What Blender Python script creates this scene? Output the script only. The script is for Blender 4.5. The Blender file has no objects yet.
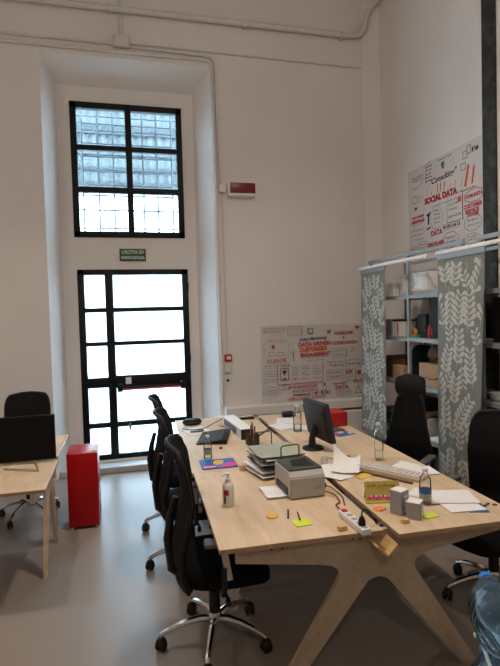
import bpy, bmesh, math, random
from mathutils import Matrix, Vector
random.seed(7)
PI = math.pi
scene = bpy.context.scene
COL = scene.collection

# ------------------------------------------------------------------ materials
def new_mat(name):
    m = bpy.data.materials.new(name); m.use_nodes = True
    return m, m.node_tree, m.node_tree.nodes['Principled BSDF']

def mat(name, col, rough=0.6, metal=0.0, var=0.0, scale=8.0, bump=0.0, bscale=60.0, coat=0.0, spec=0.5, stretch=None):
    m, nt, b = new_mat(name)
    N, L = nt.nodes, nt.links
    b.inputs['Base Color'].default_value = (*col, 1)
    b.inputs['Roughness'].default_value = rough
    b.inputs['Metallic'].default_value = metal
    b.inputs['Specular IOR Level'].default_value = spec
    if coat: b.inputs['Coat Weight'].default_value = coat
    tc = N.new('ShaderNodeTexCoord')
    src = tc.outputs['Object']
    if stretch:
        mp = N.new('ShaderNodeMapping'); mp.inputs['Scale'].default_value = stretch
        L.new(src, mp.inputs['Vector']); src = mp.outputs['Vector']
    if var:
        n = N.new('ShaderNodeTexNoise'); n.inputs['Scale'].default_value = scale; n.inputs['Detail'].default_value = 5
        L.new(src, n.inputs['Vector'])
        r = N.new('ShaderNodeValToRGB')
        r.color_ramp.elements[0].position = 0.3; r.color_ramp.elements[1].position = 0.7
        r.color_ramp.elements[0].color = (*[c * (1 - var) for c in col], 1)
        r.color_ramp.elements[1].color = (*[min(1, c * (1 + var)) for c in col], 1)
        L.new(n.outputs['Fac'], r.inputs['Fac']); L.new(r.outputs['Color'], b.inputs['Base Color'])
    if bump:
        n2 = N.new('ShaderNodeTexNoise'); n2.inputs['Scale'].default_value = bscale; n2.inputs['Detail'].default_value = 3
        L.new(src, n2.inputs['Vector'])
        bp = N.new('ShaderNodeBump'); bp.inputs['Strength'].default_value = bump; bp.inputs['Distance'].default_value = 0.01
        L.new(n2.outputs['Fac'], bp.inputs['Height']); L.new(bp.outputs['Normal'], b.inputs['Normal'])
    return m

def glassy(name, col, gloss=0.08, trans=0.9, rough=0.05):
    """thin clear sheet: mostly lets light through, slight reflection"""
    m = bpy.data.materials.new(name); m.use_nodes = True
    nt = m.node_tree; N, L = nt.nodes, nt.links
    N.clear()
    o = N.new('ShaderNodeOutputMaterial')
    t = N.new('ShaderNodeBsdfTransparent'); t.inputs['Color'].default_value = (*col, 1)
    g = N.new('ShaderNodeBsdfGlossy'); g.inputs['Roughness'].default_value = rough
    d = N.new('ShaderNodeBsdfDiffuse'); d.inputs['Color'].default_value = (*col, 1)
    fr = N.new('ShaderNodeFresnel'); fr.inputs['IOR'].default_value = 1.0 + gloss * 5
    m1 = N.new('ShaderNodeMixShader'); m1.inputs['Fac'].default_value = trans
    L.new(d.outputs[0], m1.inputs[1]); L.new(t.outputs[0], m1.inputs[2])
    m2 = N.new('ShaderNodeMixShader')
    L.new(fr.outputs[0], m2.inputs['Fac']); L.new(m1.outputs[0], m2.inputs[1]); L.new(g.outputs[0], m2.inputs[2])
    L.new(m2.outputs[0], o.inputs['Surface'])
    return m

M = {}
M['wall'] = mat('wall_paint', (0.72, 0.685, 0.655), 0.9, var=0.035, scale=1.3, bump=0.05, bscale=35)
M['ceil'] = mat('ceiling_paint', (0.6, 0.55, 0.5), 0.9, var=0.03, scale=2)
M['conduit'] = mat('painted_conduit', (0.63, 0.60, 0.575), 0.6, var=0.05, scale=12)
M['sill'] = mat('stone_sill', (0.42, 0.42, 0.42), 0.5, var=0.1, scale=14)
M['blackmetal'] = mat('black_steel', (0.006, 0.007, 0.007), 0.5, var=0.2, scale=30, spec=0.25)
M['plastic_b'] = mat('black_plastic', (0.008, 0.008, 0.009), 0.45, spec=0.35, var=0.15, scale=40)
M['mesh_b'] = mat('black_mesh_fabric', (0.006, 0.006, 0.007), 0.85, spec=0.2, var=0.3, scale=300, bump=0.3, bscale=500)
M['fabric_b'] = mat('black_fabric', (0.005, 0.005, 0.005), 0.95, spec=0.15, var=0.3, scale=200, bump=0.3, bscale=300)
M['leather_b'] = mat('black_leatherette', (0.008, 0.008, 0.009), 0.6, spec=0.3, var=0.2, scale=60, bump=0.1, bscale=200)
M['greypl'] = mat('grey_plastic', (0.10, 0.105, 0.11), 0.5, var=0.1, scale=30)
M['greypl2'] = mat('matt_dark_grey', (0.045, 0.047, 0.05), 0.75, var=0.05, scale=20, spec=0.25)
M['chrome'] = mat('chrome', (0.72, 0.72, 0.72), 0.14, metal=1.0, var=0.05, scale=10)
M['alu'] = mat('brushed_aluminium', (0.5, 0.5, 0.5), 0.35, metal=1.0, var=0.08, scale=20)
M['galv'] = mat('galvanised_steel', (0.30, 0.33, 0.34), 0.5, metal=0.3, var=0.06, scale=12)
M['white_metal'] = mat('white_metal', (0.78, 0.77, 0.74), 0.45, var=0.03, scale=20)
M['red_paint'] = mat('red_lacquer', (0.40, 0.002, 0.004), 0.35, var=0.06, scale=6, spec=0.3)
M['red'] = mat('red_plastic', (0.42, 0.012, 0.014), 0.4, var=0.06, scale=20)
M['darkred'] = mat('dark_red_lens', (0.16, 0.006, 0.006), 0.35, var=0.06, scale=20)
M['paper'] = mat('white_paper', (0.78, 0.77, 0.76), 0.85, var=0.02, scale=20)
M['paper_g'] = mat('poster_paper', (0.60, 0.565, 0.55), 0.85, var=0.03, scale=6)
M['card'] = mat('cardboard', (0.42, 0.27, 0.16), 0.85, var=0.08, scale=20)
M['card_d'] = mat('brown_cardboard', (0.13, 0.065, 0.03), 0.85, var=0.1, scale=20)
M['cardgrey'] = mat('grey_board', (0.34, 0.33, 0.32), 0.8, var=0.05, scale=30)
M['white_pl'] = mat('white_plastic', (0.74, 0.73, 0.70), 0.4, var=0.02, scale=20)
M['beige_pl'] = mat('cream_plastic', (0.60, 0.50, 0.37), 0.5, var=0.03, scale=20)
M['printer_g'] = mat('printer_grey', (0.42, 0.39, 0.35), 0.5, var=0.03, scale=20)
M['printer_d'] = mat('printer_charcoal', (0.05, 0.06, 0.055), 0.45, var=0.05, scale=20)
M['lime'] = mat('lime_paper', (0.62, 0.72, 0.06), 0.8, var=0.03, scale=20)
M['yellow'] = mat('yellow_paper', (0.70, 0.46, 0.08), 0.8, var=0.04, scale=20)
M['orange'] = mat('orange_paper', (0.80, 0.24, 0.05), 0.8, var=0.04, scale=20)
M['blue'] = mat('blue_print', (0.02, 0.13, 0.42), 0.5, var=0.1, scale=20)
M['bluecap'] = mat('blue_cap_plastic', (0.02, 0.20, 0.62), 0.4, var=0.05, scale=20)
M['pink'] = mat('pink_print', (0.75, 0.03, 0.28), 0.5, var=0.05, scale=20)
M['green'] = mat('green_plastic', (0.02, 0.34, 0.10), 0.5, var=0.05, scale=20)
M['exit_green'] = mat('exit_green', (0.005, 0.10, 0.045), 0.4, var=0.04, scale=20)
M['greenfilm'] = mat('pale_green_film', (0.36, 0.40, 0.33), 0.4, var=0.12, scale=25, bump=0.3, bscale=20)
M['ink_b'] = mat('black_ink', (0.07, 0.06, 0.06), 0.8, var=0.05, scale=20)
M['ink_r'] = mat('red_ink', (0.46, 0.05, 0.06), 0.8, var=0.05, scale=20)
M['ink_p'] = mat('pink_ink', (0.55, 0.20, 0.22), 0.8, var=0.05, scale=20)
M['ink_o'] = mat('orange_ink', (0.72, 0.11, 0.03), 0.8, var=0.05, scale=20)
M['ink_g'] = mat('green_ink', (0.03, 0.33, 0.22), 0.8, var=0.05, scale=20)
M['steelwire'] = mat('dark_steel_wire', (0.16, 0.145, 0.13), 0.4, metal=0.6, var=0.1, scale=20)
M['curtain'] = mat('sage_fabric', (0.20, 0.215, 0.19), 0.9, var=0.06, scale=60, bump=0.2, bscale=400)
M['leafprint'] = mat('leaf_print', (0.52, 0.50, 0.45), 0.9, var=0.05, scale=60)
M['cloth_g'] = mat('folded_grey_green_cloth', (0.07, 0.075, 0.055), 0.95, var=0.2, scale=40)
M['brown'] = mat('brown_leather', (0.10, 0.045, 0.02), 0.7, var=0.2, scale=15)
M['darkbox'] = mat('black_box_board', (0.012, 0.012, 0.013), 0.6, var=0.15, scale=20)
M['penwood'] = mat('dark_brown_leatherette', (0.045, 0.022, 0.014), 0.6, var=0.2, scale=20)
M['clear'] = glassy('clear_glass', (0.97, 0.98, 0.97), 0.05, 0.98)
M['clearpl'] = glassy('clear_plastic', (0.96, 0.97, 0.98), 0.045, 0.92, 0.12)
M['water'] = glassy('water', (0.95, 0.97, 0.96), 0.05, 0.97)
M['jug'] = glassy('blue_clear_plastic', (0.58, 0.80, 0.97), 0.06, 0.965, 0.08)
M['pane'] = glassy('window_glass', (0.97, 0.98, 0.98), 0.03, 0.99, 0.02)
def frosted_pane():
    m = bpy.data.materials.new('frosted_glass'); m.use_nodes = True
    nt = m.node_tree; N, L = nt.nodes, nt.links; N.clear()
    o = N.new('ShaderNodeOutputMaterial'); t = N.new('ShaderNodeBsdfTransparent'); t.inputs['Color'].default_value = (0.97, 0.99, 1, 1)
    d = N.new('ShaderNodeBsdfTranslucent'); d.inputs['Color'].default_value = (0.93, 0.97, 1.0, 1)
    x = N.new('ShaderNodeMixShader'); x.inputs['Fac'].default_value = 0.85
    L.new(t.outputs[0], x.inputs[1]); L.new(d.outputs[0], x.inputs[2]); L.new(x.outputs[0], o.inputs['Surface'])
    return m
M['frost_pane'] = frosted_pane(); M['frost_pane2'] = frosted_pane(); M['frost_pane2'].node_tree.nodes['Mix Shader'].inputs['Fac'].default_value = 0.012
M['frosted'] = glassy('milky_plastic', (0.86, 0.85, 0.83), 0.06, 0.25, 0.3)
M['ext'] = mat('white_render', (0.82, 0.84, 0.84), 0.9, var=0.03, scale=1.5)
M['ext_g'] = mat('pale_paving', (0.66, 0.68, 0.69), 0.9, var=0.06, scale=2.0)
M['canopy'] = mat('pale_blue_sheet_metal', (0.075, 0.095, 0.10), 0.6, var=0.08, scale=3)
M['canopy_d'] = mat('blue_grey_steel', (0.03, 0.045, 0.05), 0.6, var=0.08, scale=3)
M['grille'] = mat('grey_painted_bars', (0.16, 0.20, 0.24), 0.6, var=0.08, scale=20)
M['screen'] = mat('dark_screen', (0.004, 0.004, 0.004), 0.7, spec=0.15, var=0.1, scale=10)
M['monitor_b'] = mat('matte_dark_brown_plastic', (0.035, 0.028, 0.024), 0.65, var=0.1, scale=20, spec=0.3)
M['bluesheen'] = mat('black_blue_sheen', (0.02, 0.045, 0.09), 0.2, var=0.05, scale=10)  # black bezel; blue in the base colour imitates a highlight

def plywood(name, c1, c2, rough=0.5):
    m, nt, b = new_mat(name); N, L = nt.nodes, nt.links
    tc = N.new('ShaderNodeTexCoord'); mp = N.new('ShaderNodeMapping')
    mp.inputs['Scale'].default_value = (7, 0.9, 7)
    L.new(tc.outputs['Object'], mp.inputs['Vector'])
    n = N.new('ShaderNodeTexNoise'); n.inputs['Scale'].default_value = 3.0; n.inputs['Detail'].default_value = 8; n.inputs['Distortion'].default_value = 0.6
    L.new(mp.outputs['Vector'], n.inputs['Vector'])
    r = N.new('ShaderNodeValToRGB'); r.color_ramp.elements[0].position = 0.3; r.color_ramp.elements[1].position = 0.72
    r.color_ramp.elements[0].color = (*c1, 1); r.color_ramp.elements[1].color = (*c2, 1)
    L.new(n.outputs['Fac'], r.inputs['Fac'])
    n2 = N.new('ShaderNodeTexNoise'); n2.inputs['Scale'].default_value = 2.5; n2.inputs['Detail'].default_value = 3
    L.new(tc.outputs['Object'], n2.inputs['Vector'])
    r2 = N.new('ShaderNodeValToRGB'); r2.color_ramp.elements[0].position = 0.35; r2.color_ramp.elements[1].position = 0.6
    r2.color_ramp.elements[0].color = (0.86, 0.84, 0.80, 1); r2.color_ramp.elements[1].color = (1, 1, 1, 1)
    L.new(n2.outputs['Fac'], r2.inputs['Fac'])
    mx = N.new('ShaderNodeMix'); mx.data_type = 'RGBA'; mx.blend_type = 'MULTIPLY'; mx.inputs['Factor'].default_value = 1
    L.new(r.outputs['Color'], mx.inputs['A']); L.new(r2.outputs['Color'], mx.inputs['B'])
    L.new(mx.outputs['Result'], b.inputs['Base Color'])
    b.inputs['Roughness'].default_value = rough
    return m
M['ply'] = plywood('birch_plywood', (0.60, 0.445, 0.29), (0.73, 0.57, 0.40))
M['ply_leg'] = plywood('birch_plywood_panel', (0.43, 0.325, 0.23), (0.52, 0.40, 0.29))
M['ply_edge'] = plywood('plywood_edge', (0.34, 0.21, 0.11), (0.50, 0.34, 0.19))
M['block'] = plywood('pine_block', (0.62, 0.40, 0.17), (0.74, 0.52, 0.27))

def floor_mat():
    m, nt, b = new_mat('polished_concrete'); N, L = nt.nodes, nt.links
    tc = N.new('ShaderNodeTexCoord')
    n = N.new('ShaderNodeTexNoise'); n.inputs['Scale'].default_value = 0.9; n.inputs['Detail'].default_value = 3; n.inputs['Roughness'].default_value = 0.5
    L.new(tc.outputs['Object'], n.inputs['Vector'])
    r = N.new('ShaderNodeValToRGB'); r.color_ramp.elements[0].position = 0.3; r.color_ramp.elements[1].position = 0.7
    r.color_ramp.elements[0].color = (0.285, 0.238, 0.20, 1); r.color_ramp.elements[1].color = (0.315, 0.265, 0.225, 1); b.inputs['Specular IOR Level'].default_value = 0.22
    L.new(n.outputs['Fac'], r.inputs['Fac']); L.new(r.outputs['Color'], b.inputs['Base Color'])
    n2 = N.new('ShaderNodeTexNoise'); n2.inputs['Scale'].default_value = 2; n2.inputs['Detail'].default_value = 2
    L.new(tc.outputs['Object'], n2.inputs['Vector'])
    mr = N.new('ShaderNodeMapRange'); mr.inputs['To Min'].default_value = 0.26; mr.inputs['To Max'].default_value = 0.34
    L.new(n2.outputs['Fac'], mr.inputs['Value']); L.new(mr.outputs['Result'], b.inputs['Roughness'])
    return m
M['floor'] = floor_mat()

def rusty_black():
    m, nt, b = new_mat('scuffed_black_paint'); N, L = nt.nodes, nt.links
    tc = N.new('ShaderNodeTexCoord')
    n = N.new('ShaderNodeTexNoise'); n.inputs['Scale'].default_value = 9; n.inputs['Detail'].default_value = 8; n.inputs['Roughness'].default_value = 0.7
    L.new(tc.outputs['Object'], n.inputs['Vector'])
    r = N.new('ShaderNodeValToRGB'); r.color_ramp.elements[0].position = 0.45; r.color_ramp.elements[1].position = 0.75
    r.color_ramp.elements[0].color = (0.010, 0.011, 0.009, 1); r.color_ramp.elements[1].color = (0.075, 0.08, 0.07, 1)
    L.new(n.outputs['Fac'], r.inputs['Fac']); L.new(r.outputs['Color'], b.inputs['Base Color'])
    b.inputs['Roughness'].default_value = 0.6
    return m
M['rusty'] = rusty_black()

# ------------------------------------------------------------------ mesh helpers
class MB:
    def __init__(self): self.bm = bmesh.new(); self.mi = 0; self.mats = []
    def use(self, m):
        if m not in self.mats: self.mats.append(m)
        self.mi = self.mats.index(m); return self
    def _tag(self, faces):
        for f in faces: f.material_index = self.mi
    def box(self, c, s, rz=0.0, bev=0.0, rot=None, seg=2):
        t = bmesh.new(); bmesh.ops.create_cube(t, size=1.0)
        bmesh.ops.scale(t, vec=s, verts=t.verts)
        if bev > 0: bmesh.ops.bevel(t, geom=t.edges[:], offset=min(bev, min(s) * 0.45), segments=seg, affect='EDGES', profile=0.5)
        R = rot if rot is not None else Matrix.Rotation(rz, 4, 'Z')
        self.merge(t, Matrix.Translation(c) @ R.to_4x4()); return self
    def b2(self, lo, hi, bev=0.0, seg=2):
        c = [(a + b) / 2 for a, b in zip(lo, hi)]; s = [abs(b - a) for a, b in zip(lo, hi)]
        return self.box(c, s, bev=bev, seg=seg)
    def merge(self, t, mtx=None):
        if mtx is not None: bmesh.ops.transform(t, matrix=mtx, verts=t.verts)
        vm = {v: self.bm.verts.new(v.co) for v in t.verts}
        for f in t.faces:
            try: nf = self.bm.faces.new([vm[v] for v in f.verts]); nf.material_index = self.mi
            except ValueError: pass
        t.free()
    def tube(self, pts, r, seg=8, cap=True, closed=False):
        pts = [Vector(p) for p in pts]; n = len(pts)
        rs = r if isinstance(r, (list, tuple)) else [r] * n
        rings = []; prev = None
        for i, p in enumerate(pts):
            a = pts[(i - 1) % n] if (closed or i > 0) else p
            b = pts[(i + 1) % n] if (closed or i < n - 1) else p
            d = (b - a).normalized()
            if prev is None:
                up = Vector((0, 0, 1)) if abs(d.z) < 0.9 else Vector((1, 0, 0))
                x = d.cross(up).normalized()
            else:
                x = (prev - d * prev.dot(d)).normalized()
            prev = x; y = d.cross(x)
            rings.append([self.bm.verts.new(p + (x * math.cos(2 * PI * k / seg) + y * math.sin(2 * PI * k / seg)) * rs[i]) for k in range(seg)])
        fs = []
        for i in range(n if closed else n - 1):
            A, B = rings[i], rings[(i + 1) % n]
            for k in range(seg):
                fs.append(self.bm.faces.new([A[k], A[(k + 1) % seg], B[(k + 1) % seg], B[k]]))
        if cap and not closed:
            fs.append(self.bm.faces.new(rings[0][::-1])); fs.append(self.bm.faces.new(rings[-1]))
        self._tag(fs); return self
    def lathe(self, prof, seg=24, c=(0, 0, 0), rot=None):
        mtx = Matrix.Translation(c) @ (rot.to_4x4() if rot is not None else Matrix.Identity(4))
        rings = []; fs = []
        for r, z in prof:
            if r < 1e-6: rings.append([self.bm.verts.new(mtx @ Vector((0, 0, z)))])
            else: rings.append([self.bm.verts.new(mtx @ Vector((r * math.cos(2 * PI * k / seg), r * math.sin(2 * PI * k / seg), z))) for k in range(seg)])
        for A, B in zip(rings, rings[1:]):
            for k in range(seg):
                j = (k + 1) % seg
                if len(A) == 1 and len(B) == 1: continue
                if len(A) == 1: fs.append(self.bm.faces.new([A[0], B[j], B[k]]))
                elif len(B) == 1: fs.append(self.bm.faces.new([A[k], A[j], B[0]]))
                else: fs.append(self.bm.faces.new([A[k], A[j], B[j], B[k]]))
        self._tag(fs); return self
    def prism(self, poly, th, mtx):
        """poly in xy, thickness along +z, then mtx"""
        t = bmesh.new()
        v = [t.verts.new((x, y, 0)) for x, y in poly]
        f = t.faces.new(v)
        e = bmesh.ops.extrude_face_region(t, geom=[f])
        bmesh.ops.translate(t, vec=(0, 0, th), verts=[g for g in e['geom'] if isinstance(g, bmesh.types.BMVert)])
        bmesh.ops.recalc_face_normals(t, faces=t.faces)
        self.merge(t, mtx); return self
    def flat(self, poly, mtx):
        self._tag([self.bm.faces.new([self.bm.verts.new(mtx @ Vector((x, y, 0))) for x, y in poly])]); return self
    def grid(self, f, nu, nv, th=0.0):
        """f(u,v)->(x,y,z); th: thickness along the local normal"""
        P = [[Vector(f(i / nu, j / nv)) for i in range(nu + 1)] for j in range(nv + 1)]
        t = bmesh.new()
        V = [[t.verts.new(p) for p in row] for row in P]
        for j in range(nv):
            for i in range(nu): t.faces.new([V[j][i], V[j][i + 1], V[j + 1][i + 1], V[j + 1][i]])
        if th:
            t.normal_update()
            W = [[t.verts.new(v.co - v.normal * th) for v in row] for row in V]
            for j in range(nv):
                for i in range(nu): t.faces.new([W[j][i], W[j + 1][i], W[j + 1][i + 1], W[j][i + 1]])
            for j in range(nv):
                t.faces.new([V[j][0], V[j + 1][0], W[j + 1][0], W[j][0]]); t.faces.new([V[j + 1][nu], V[j][nu], W[j][nu], W[j + 1][nu]])
            for i in range(nu):
                t.faces.new([V[0][i + 1], V[0][i], W[0][i], W[0][i + 1]]); t.faces.new([V[nv][i], V[nv][i + 1], W[nv][i + 1], W[nv][i]])
        self.merge(t); return self
    def text(self, s, size, mtx, align='CENTER', bold=0.0, th=0.0):
        cu = bpy.data.curves.new('t', 'FONT'); cu.body = s; cu.size = size; cu.align_x = align; cu.align_y = 'CENTER'
        cu.offset = bold; cu.resolution_u = 3; cu.extrude = th
        o = bpy.data.objects.new('t', cu); COL.objects.link(o)
        dg = bpy.context.evaluated_depsgraph_get(); dg.update()
        me = bpy.data.meshes.new_from_object(o.evaluated_get(dg))
        t = bmesh.new(); t.from_mesh(me)
        bpy.data.objects.remove(o); bpy.data.curves.remove(cu); bpy.data.meshes.remove(me)
        self.merge(t, mtx); return self

def build(name, mb, m=None, parent=None, smooth=40, recalc=True):
    bm = mb.bm
    if recalc: bmesh.ops.recalc_face_normals(bm, faces=bm.faces)
    me = bpy.data.meshes.new(name); bm.to_mesh(me); bm.free()
    if m is not None: me.materials.append(m)
    for k in (mb.mats if m is None else []): me.materials.append(k)
    if smooth:
        me.polygons.foreach_set('use_smooth', [True] * len(me.polygons))
        me.set_sharp_from_angle(angle=math.radians(smooth))
    o = bpy.data.objects.new(name, me); COL.objects.link(o)
    if parent is not None: o.parent = parent
    return o

def tag(o, label, cat, group=None):
    o['label'] = label; o['category'] = cat
    if group: o['group'] = group
    return o
def thing(name, label, cat, loc=(0, 0, 0), rz=0.0, group=None):
    o = bpy.data.objects.new(name, None); COL.objects.link(o)
    o.location = loc; o.rotation_euler = (0, 0, rz); o.empty_display_size = 0.05
    return tag(o, label, cat, group)
def struct(name, mb, m=None, smooth=0):
    o = build(name, mb, m, None, smooth); o['kind'] = 'structure'; return o
def dup(root, loc, rz, label, group=None):
    r = root.copy(); COL.objects.link(r); r.location = loc; r.rotation_euler = (0, 0, rz); r['label'] = label
    if group: r['group'] = group
    for ch in list(root.children):
        c = ch.copy(); COL.objects.link(c); c.parent = r
        for g in list(ch.children):
            d = g.copy(); COL.objects.link(d); d.parent = c
    return r
def T(x, y, z): return Matrix.Translation((x, y, z))
def RX(a): return Matrix.Rotation(a, 4, 'X')
def RY(a): return Matrix.Rotation(a, 4, 'Y')
def RZ(a): return Matrix.Rotation(a, 4, 'Z')
def rrect(w, h, r, n=5, cx=0, cy=0):
    out = []
    for sx, sy, a0 in ((1, 1, 0), (-1, 1, 90), (-1, -1, 180), (1, -1, 270)):
        for k in range(n + 1):
            a = math.radians(a0 + 90 * k / n)
            out.append((cx + sx * (w / 2 - r) + r * math.cos(a), cy + sy * (h / 2 - r) + r * math.sin(a)))
    return out

# ------------------------------------------------------------------ room shell
WY, NY = 5.8, 6.1            # wall plane, niche back plane
WX = 3.15
CZ = 5.9
mb = MB().b2((-4.2, -4.5, -0.12), (4.2, 6.0, 0)); struct('floor', mb, M['floor'])
mb = MB().b2((-4.2, -4.5, CZ), (4.2, 6.4, CZ + 0.1)); struct('ceiling', mb, M['ceil'])
mb = MB().b2((-4.3, -4.5, 0), (-4.2, 6.4, CZ)); struct('wall_left', mb, M['wall'])
mb = MB().b2((-4.3, -4.6, 0), (4.2, -4.5, CZ)); struct('wall_front', mb, M['wall'])
mb = MB().b2((WX, -4.5, 0), (WX + 0.15, 5.95, CZ))
mb.prism([(2.99, 5.80), (3.15, 5.66), (3.30, 5.66), (3.30, 5.95), (2.99, 5.95)], CZ, T(0, 0, 0))
struct('wall_right', mb, M['wall'])
# back wall with splayed niche, door and window openings
nl0, nr0, nl1, nr1, nt0, nt1 = -0.75, 1.08, -0.63, 0.908, 4.59, 4.39
BK = 6.20
dl, dr, db, dt = -0.475, 0.79, 0.10, 2.315
wl, wr, wb_, wt = -0.49, 0.77, 2.685, 4.215
mb = MB()
mb.b2((-4.2, WY, 0), (nl0, BK, CZ)); mb.b2((nr0, WY, 0), (3.3, BK, CZ)); mb.b2((nl0, WY, nt0), (nr0, BK, CZ))
mb.prism([(nl0, WY), (nl1, NY), (nl1, BK), (nl0, BK)], nt0, T(0, 0, 0))
mb.prism([(nr0, WY), (nr1, NY), (nr1, BK), (nr0, BK)], nt0, T(0, 0, 0))
mb.prism([(WY, nt0), (NY, nt1), (BK, nt1), (BK, nt0)], nr0 - nl0, Matrix(((0, 0, 1, nl0), (1, 0, 0, 0), (0, 1, 0, 0), (0, 0, 0, 1))))
NB = NY + 0.10
mb.b2((nl1, NY, 0.0), (dl, NB, nt1)); mb.b2((dr, NY, 0.0), (nr1, NB, nt1))
mb.b2((dl, NY, dt), (dr, NB, wb_)); mb.b2((dl, NY, wt), (dr, NB, nt1))
mb.b2((dl, NY, wb_), (wl, NB, wt)) if wl > dl else None
mb.b2((wr, NY, wb_), (dr, NB, wt))
struct('wall_back', mb, M['wall'])
mb = MB().b2((nl1 - 0.1, 5.86, 0.0), (nr1 + 0.14, NY + 0.10, 0.07), bev=0.008); struct('trim_1', mb, M['sill'])   # threshold slab
mb = MB().b2((dl, NY - 0.02, 0.07), (dr, NY + 0.12, 0.098), bev=0.004); struct('trim_2', mb, M['white_metal'])
# ledge along the bottom of the back wall
mb = MB().b2((1.13, 5.66, 0.575), (2.97, WY, 0.675), bev=0.006); mb.b2((1.0, 5.69, 0.50), (1.60, WY, 0.575), bev=0.004)
struct('trim_3', mb, M['wall'])
mb = MB().b2((1.6, 5.60, 0.0), (2.95, WY, 0.545), bev=0.008)
struct('trim_4', mb, M['wall'])

# window_1
win = bpy.data.objects.new('window_1', None); COL.objects.link(win); win.location = (0, NY - 0.015, 0); win['kind'] = 'structure'
fw = 0.068
mb = MB()
mb.b2((wl, 0, wb_), (wl + fw, 0.07, wt), 0.004); mb.b2((wr - fw, 0, wb_), (wr, 0.07, wt), 0.004)
mb.b2((wl, 0, wb_), (wr, 0.07, wb_ + 0.07), 0.004); mb.b2((wl, 0, wt - 0.07), (wr, 0.07, wt), 0.004)
mb.b2((0.115, -0.004, wb_), (0.185, 0.07, wt), 0.004)
mb.b2((wl, 0.002, 3.675), (wr, 0.068, 3.735), 0.004); mb.b2((wl, 0.002, 3.195), (wr, 0.068, 3.26), 0.004)
build('window_frame', mb, M['blackmetal'], win, 30)
mb = MB().b2((wl + 0.03, 0.03, wb_ + 0.03), (wr - 0.03, 0.038, wt - 0.03)); build('window_pane', mb, M['frost_pane2'], win, 0)
mb = MB()
gy = 0.24
for x in (-0.385, -0.205, -0.03, 0.145, 0.315, 0.485, 0.665): mb.tube([(x, gy, wb_ - 0.1), (x, gy, wt + 0.02)], 0.012, 6)
for z in (2.83, 3.045, 3.22, 3.34, 3.50, 3.675, 3.70, 3.83, 3.98, 4.06, 4.15): mb.tube([(wl - 0.02, gy + 0.012, z), (wr + 0.02, gy + 0.012, z)], 0.011, 6)
build('window_grille', mb, M['grille'], win)

# door_1 : steel glazed emergency door
door = bpy.data.objects.new('door_1', None); COL.objects.link(door); door.location = (0, NY - 0.015, 0); door['kind'] = 'structure'
mb = MB()
f = 0.072
mb.b2((dl, 0, db), (dl + f, 0.08, dt), 0.004); mb.b2((dr - f, 0, db), (dr, 0.08, dt), 0.004)
mb.b2((dl, 0, dt - 0.062), (dr, 0.08, dt), 0.004); mb.b2((dl, 0, db), (dr, 0.08, db + 0.055), 0.004)
mb.b2((-0.175, -0.006, db), (-0.085, 0.08, dt), 0.004)
for z0, z1 in ((1.822, 1.872), (1.432, 1.478), (0.475, 0.532)):
    mb.b2((dl, 0.004, z0), (dr, 0.075, z1), 0.003)
mb.b2((dl, 0.004, 0.945), (-0.13, 0.075, 1.06), 0.003)
mb.b2((-0.13, -0.004, 0.935), (dr - 0.03, 0.075, 1.075), 0.003)
build('door_frame', mb, M['blackmetal'], door, 30)
mb = MB().b2((dl + 0.03, 0.036, db + 0.02), (dr - 0.03, 0.044, dt - 0.02)); build('door_pane', mb, M['frost_pane'], door, 0)
mb = MB().tube([(-0.02, -0.085, 0.925), (0.66, -0.085, 0.925)], 0.014, 10); build('push_bar', mb, M['red'], door)
mb = MB()
for x in (-0.045, 0.68): mb.b2((x - 0.03, -0.10, 0.895), (x + 0.03, 0.0, 0.985), 0.01)
mb.b2((-0.03, -0.10, 0.937), (0.67, -0.075, 0.955), 0.004)
mb.tube([(-0.145, 0, 0.98), (-0.145, -0.04, 0.98), (-0.145, -0.045, 0.90)], 0.01, 8)
build('bar_bracket', mb, M['blackmetal'], door)
mb = MB().b2((0.02, -0.008, 0.975), (0.085, -0.004, 1.055)); build('door_notice', mb, M['paper'], door)
mb = MB()
mb.tube([(0.045, -0.02, 0.94), (0.048, -0.025, 0.70), (0.053, -0.025, 0.52)], 0.0035, 6); mb.lathe([(0, 0), (0.014, 0), (0.016, 0.06), (0.007, 0.08), (0, 0.08)], 10, (0.053, -0.025, 0.44))
build('pull_cord', mb, M['greypl'], door)
mb = MB()
for z in (0.4, 1.2, 2.05): mb.tube([(dr - 0.005, -0.008, z), (dr - 0.005, -0.008, z + 0.1)], 0.009, 8)
build('door_hinge', mb, M['blackmetal'], door)

# outside
mb = MB().b2((-14, NB + 0.2, -0.2), (16, 18, 0.02)); struct('exterior_ground', mb, M['ext_g'])
mb = MB().b2((-14, 12.0, 0), (16, 12.3, 3.3)); struct('exterior_wall', mb, M['ext'])
can = thing('corrugated_canopy', 'pale blue corrugated sheet canopy seen through the upper barred window', 'canopy', (0.3, 8.6, 3.76))
def corr(u, v):
    x = -3.0 + 6 * u
    return (x, 0.25 * v + 0.02 * math.sin(x * 2 * PI / 0.15), 0.12 + 2.2 * v)
build('roof_sheet', MB().grid(corr, 320, 1, 0.004), M['canopy'], can, 80)
mb = MB()
for z, h_ in ((0.10, 0.10), (0.40, 0.05), (1.00, 0.16), (1.45, 0.05), (1.72, 0.12)): mb.b2((-3, -0.06 + z * .11, z), (3, -0.02 + z * .11, z + h_))
build('canopy_beam', mb, M['canopy_d'], can, 0)
for x in (-2.9, 2.9): build('canopy_post', MB().b2((x - 0.05, 0.25, -3.74), (x + 0.05, 0.35, 2.2)), M['canopy_d'], can, 0)

# black column on the right wall
mb = MB().b2((WX - 0.022, 3.69, 0), (WX, 3.85, CZ), 0.004)
struct('trim_5', mb, M['rusty'])

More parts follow.
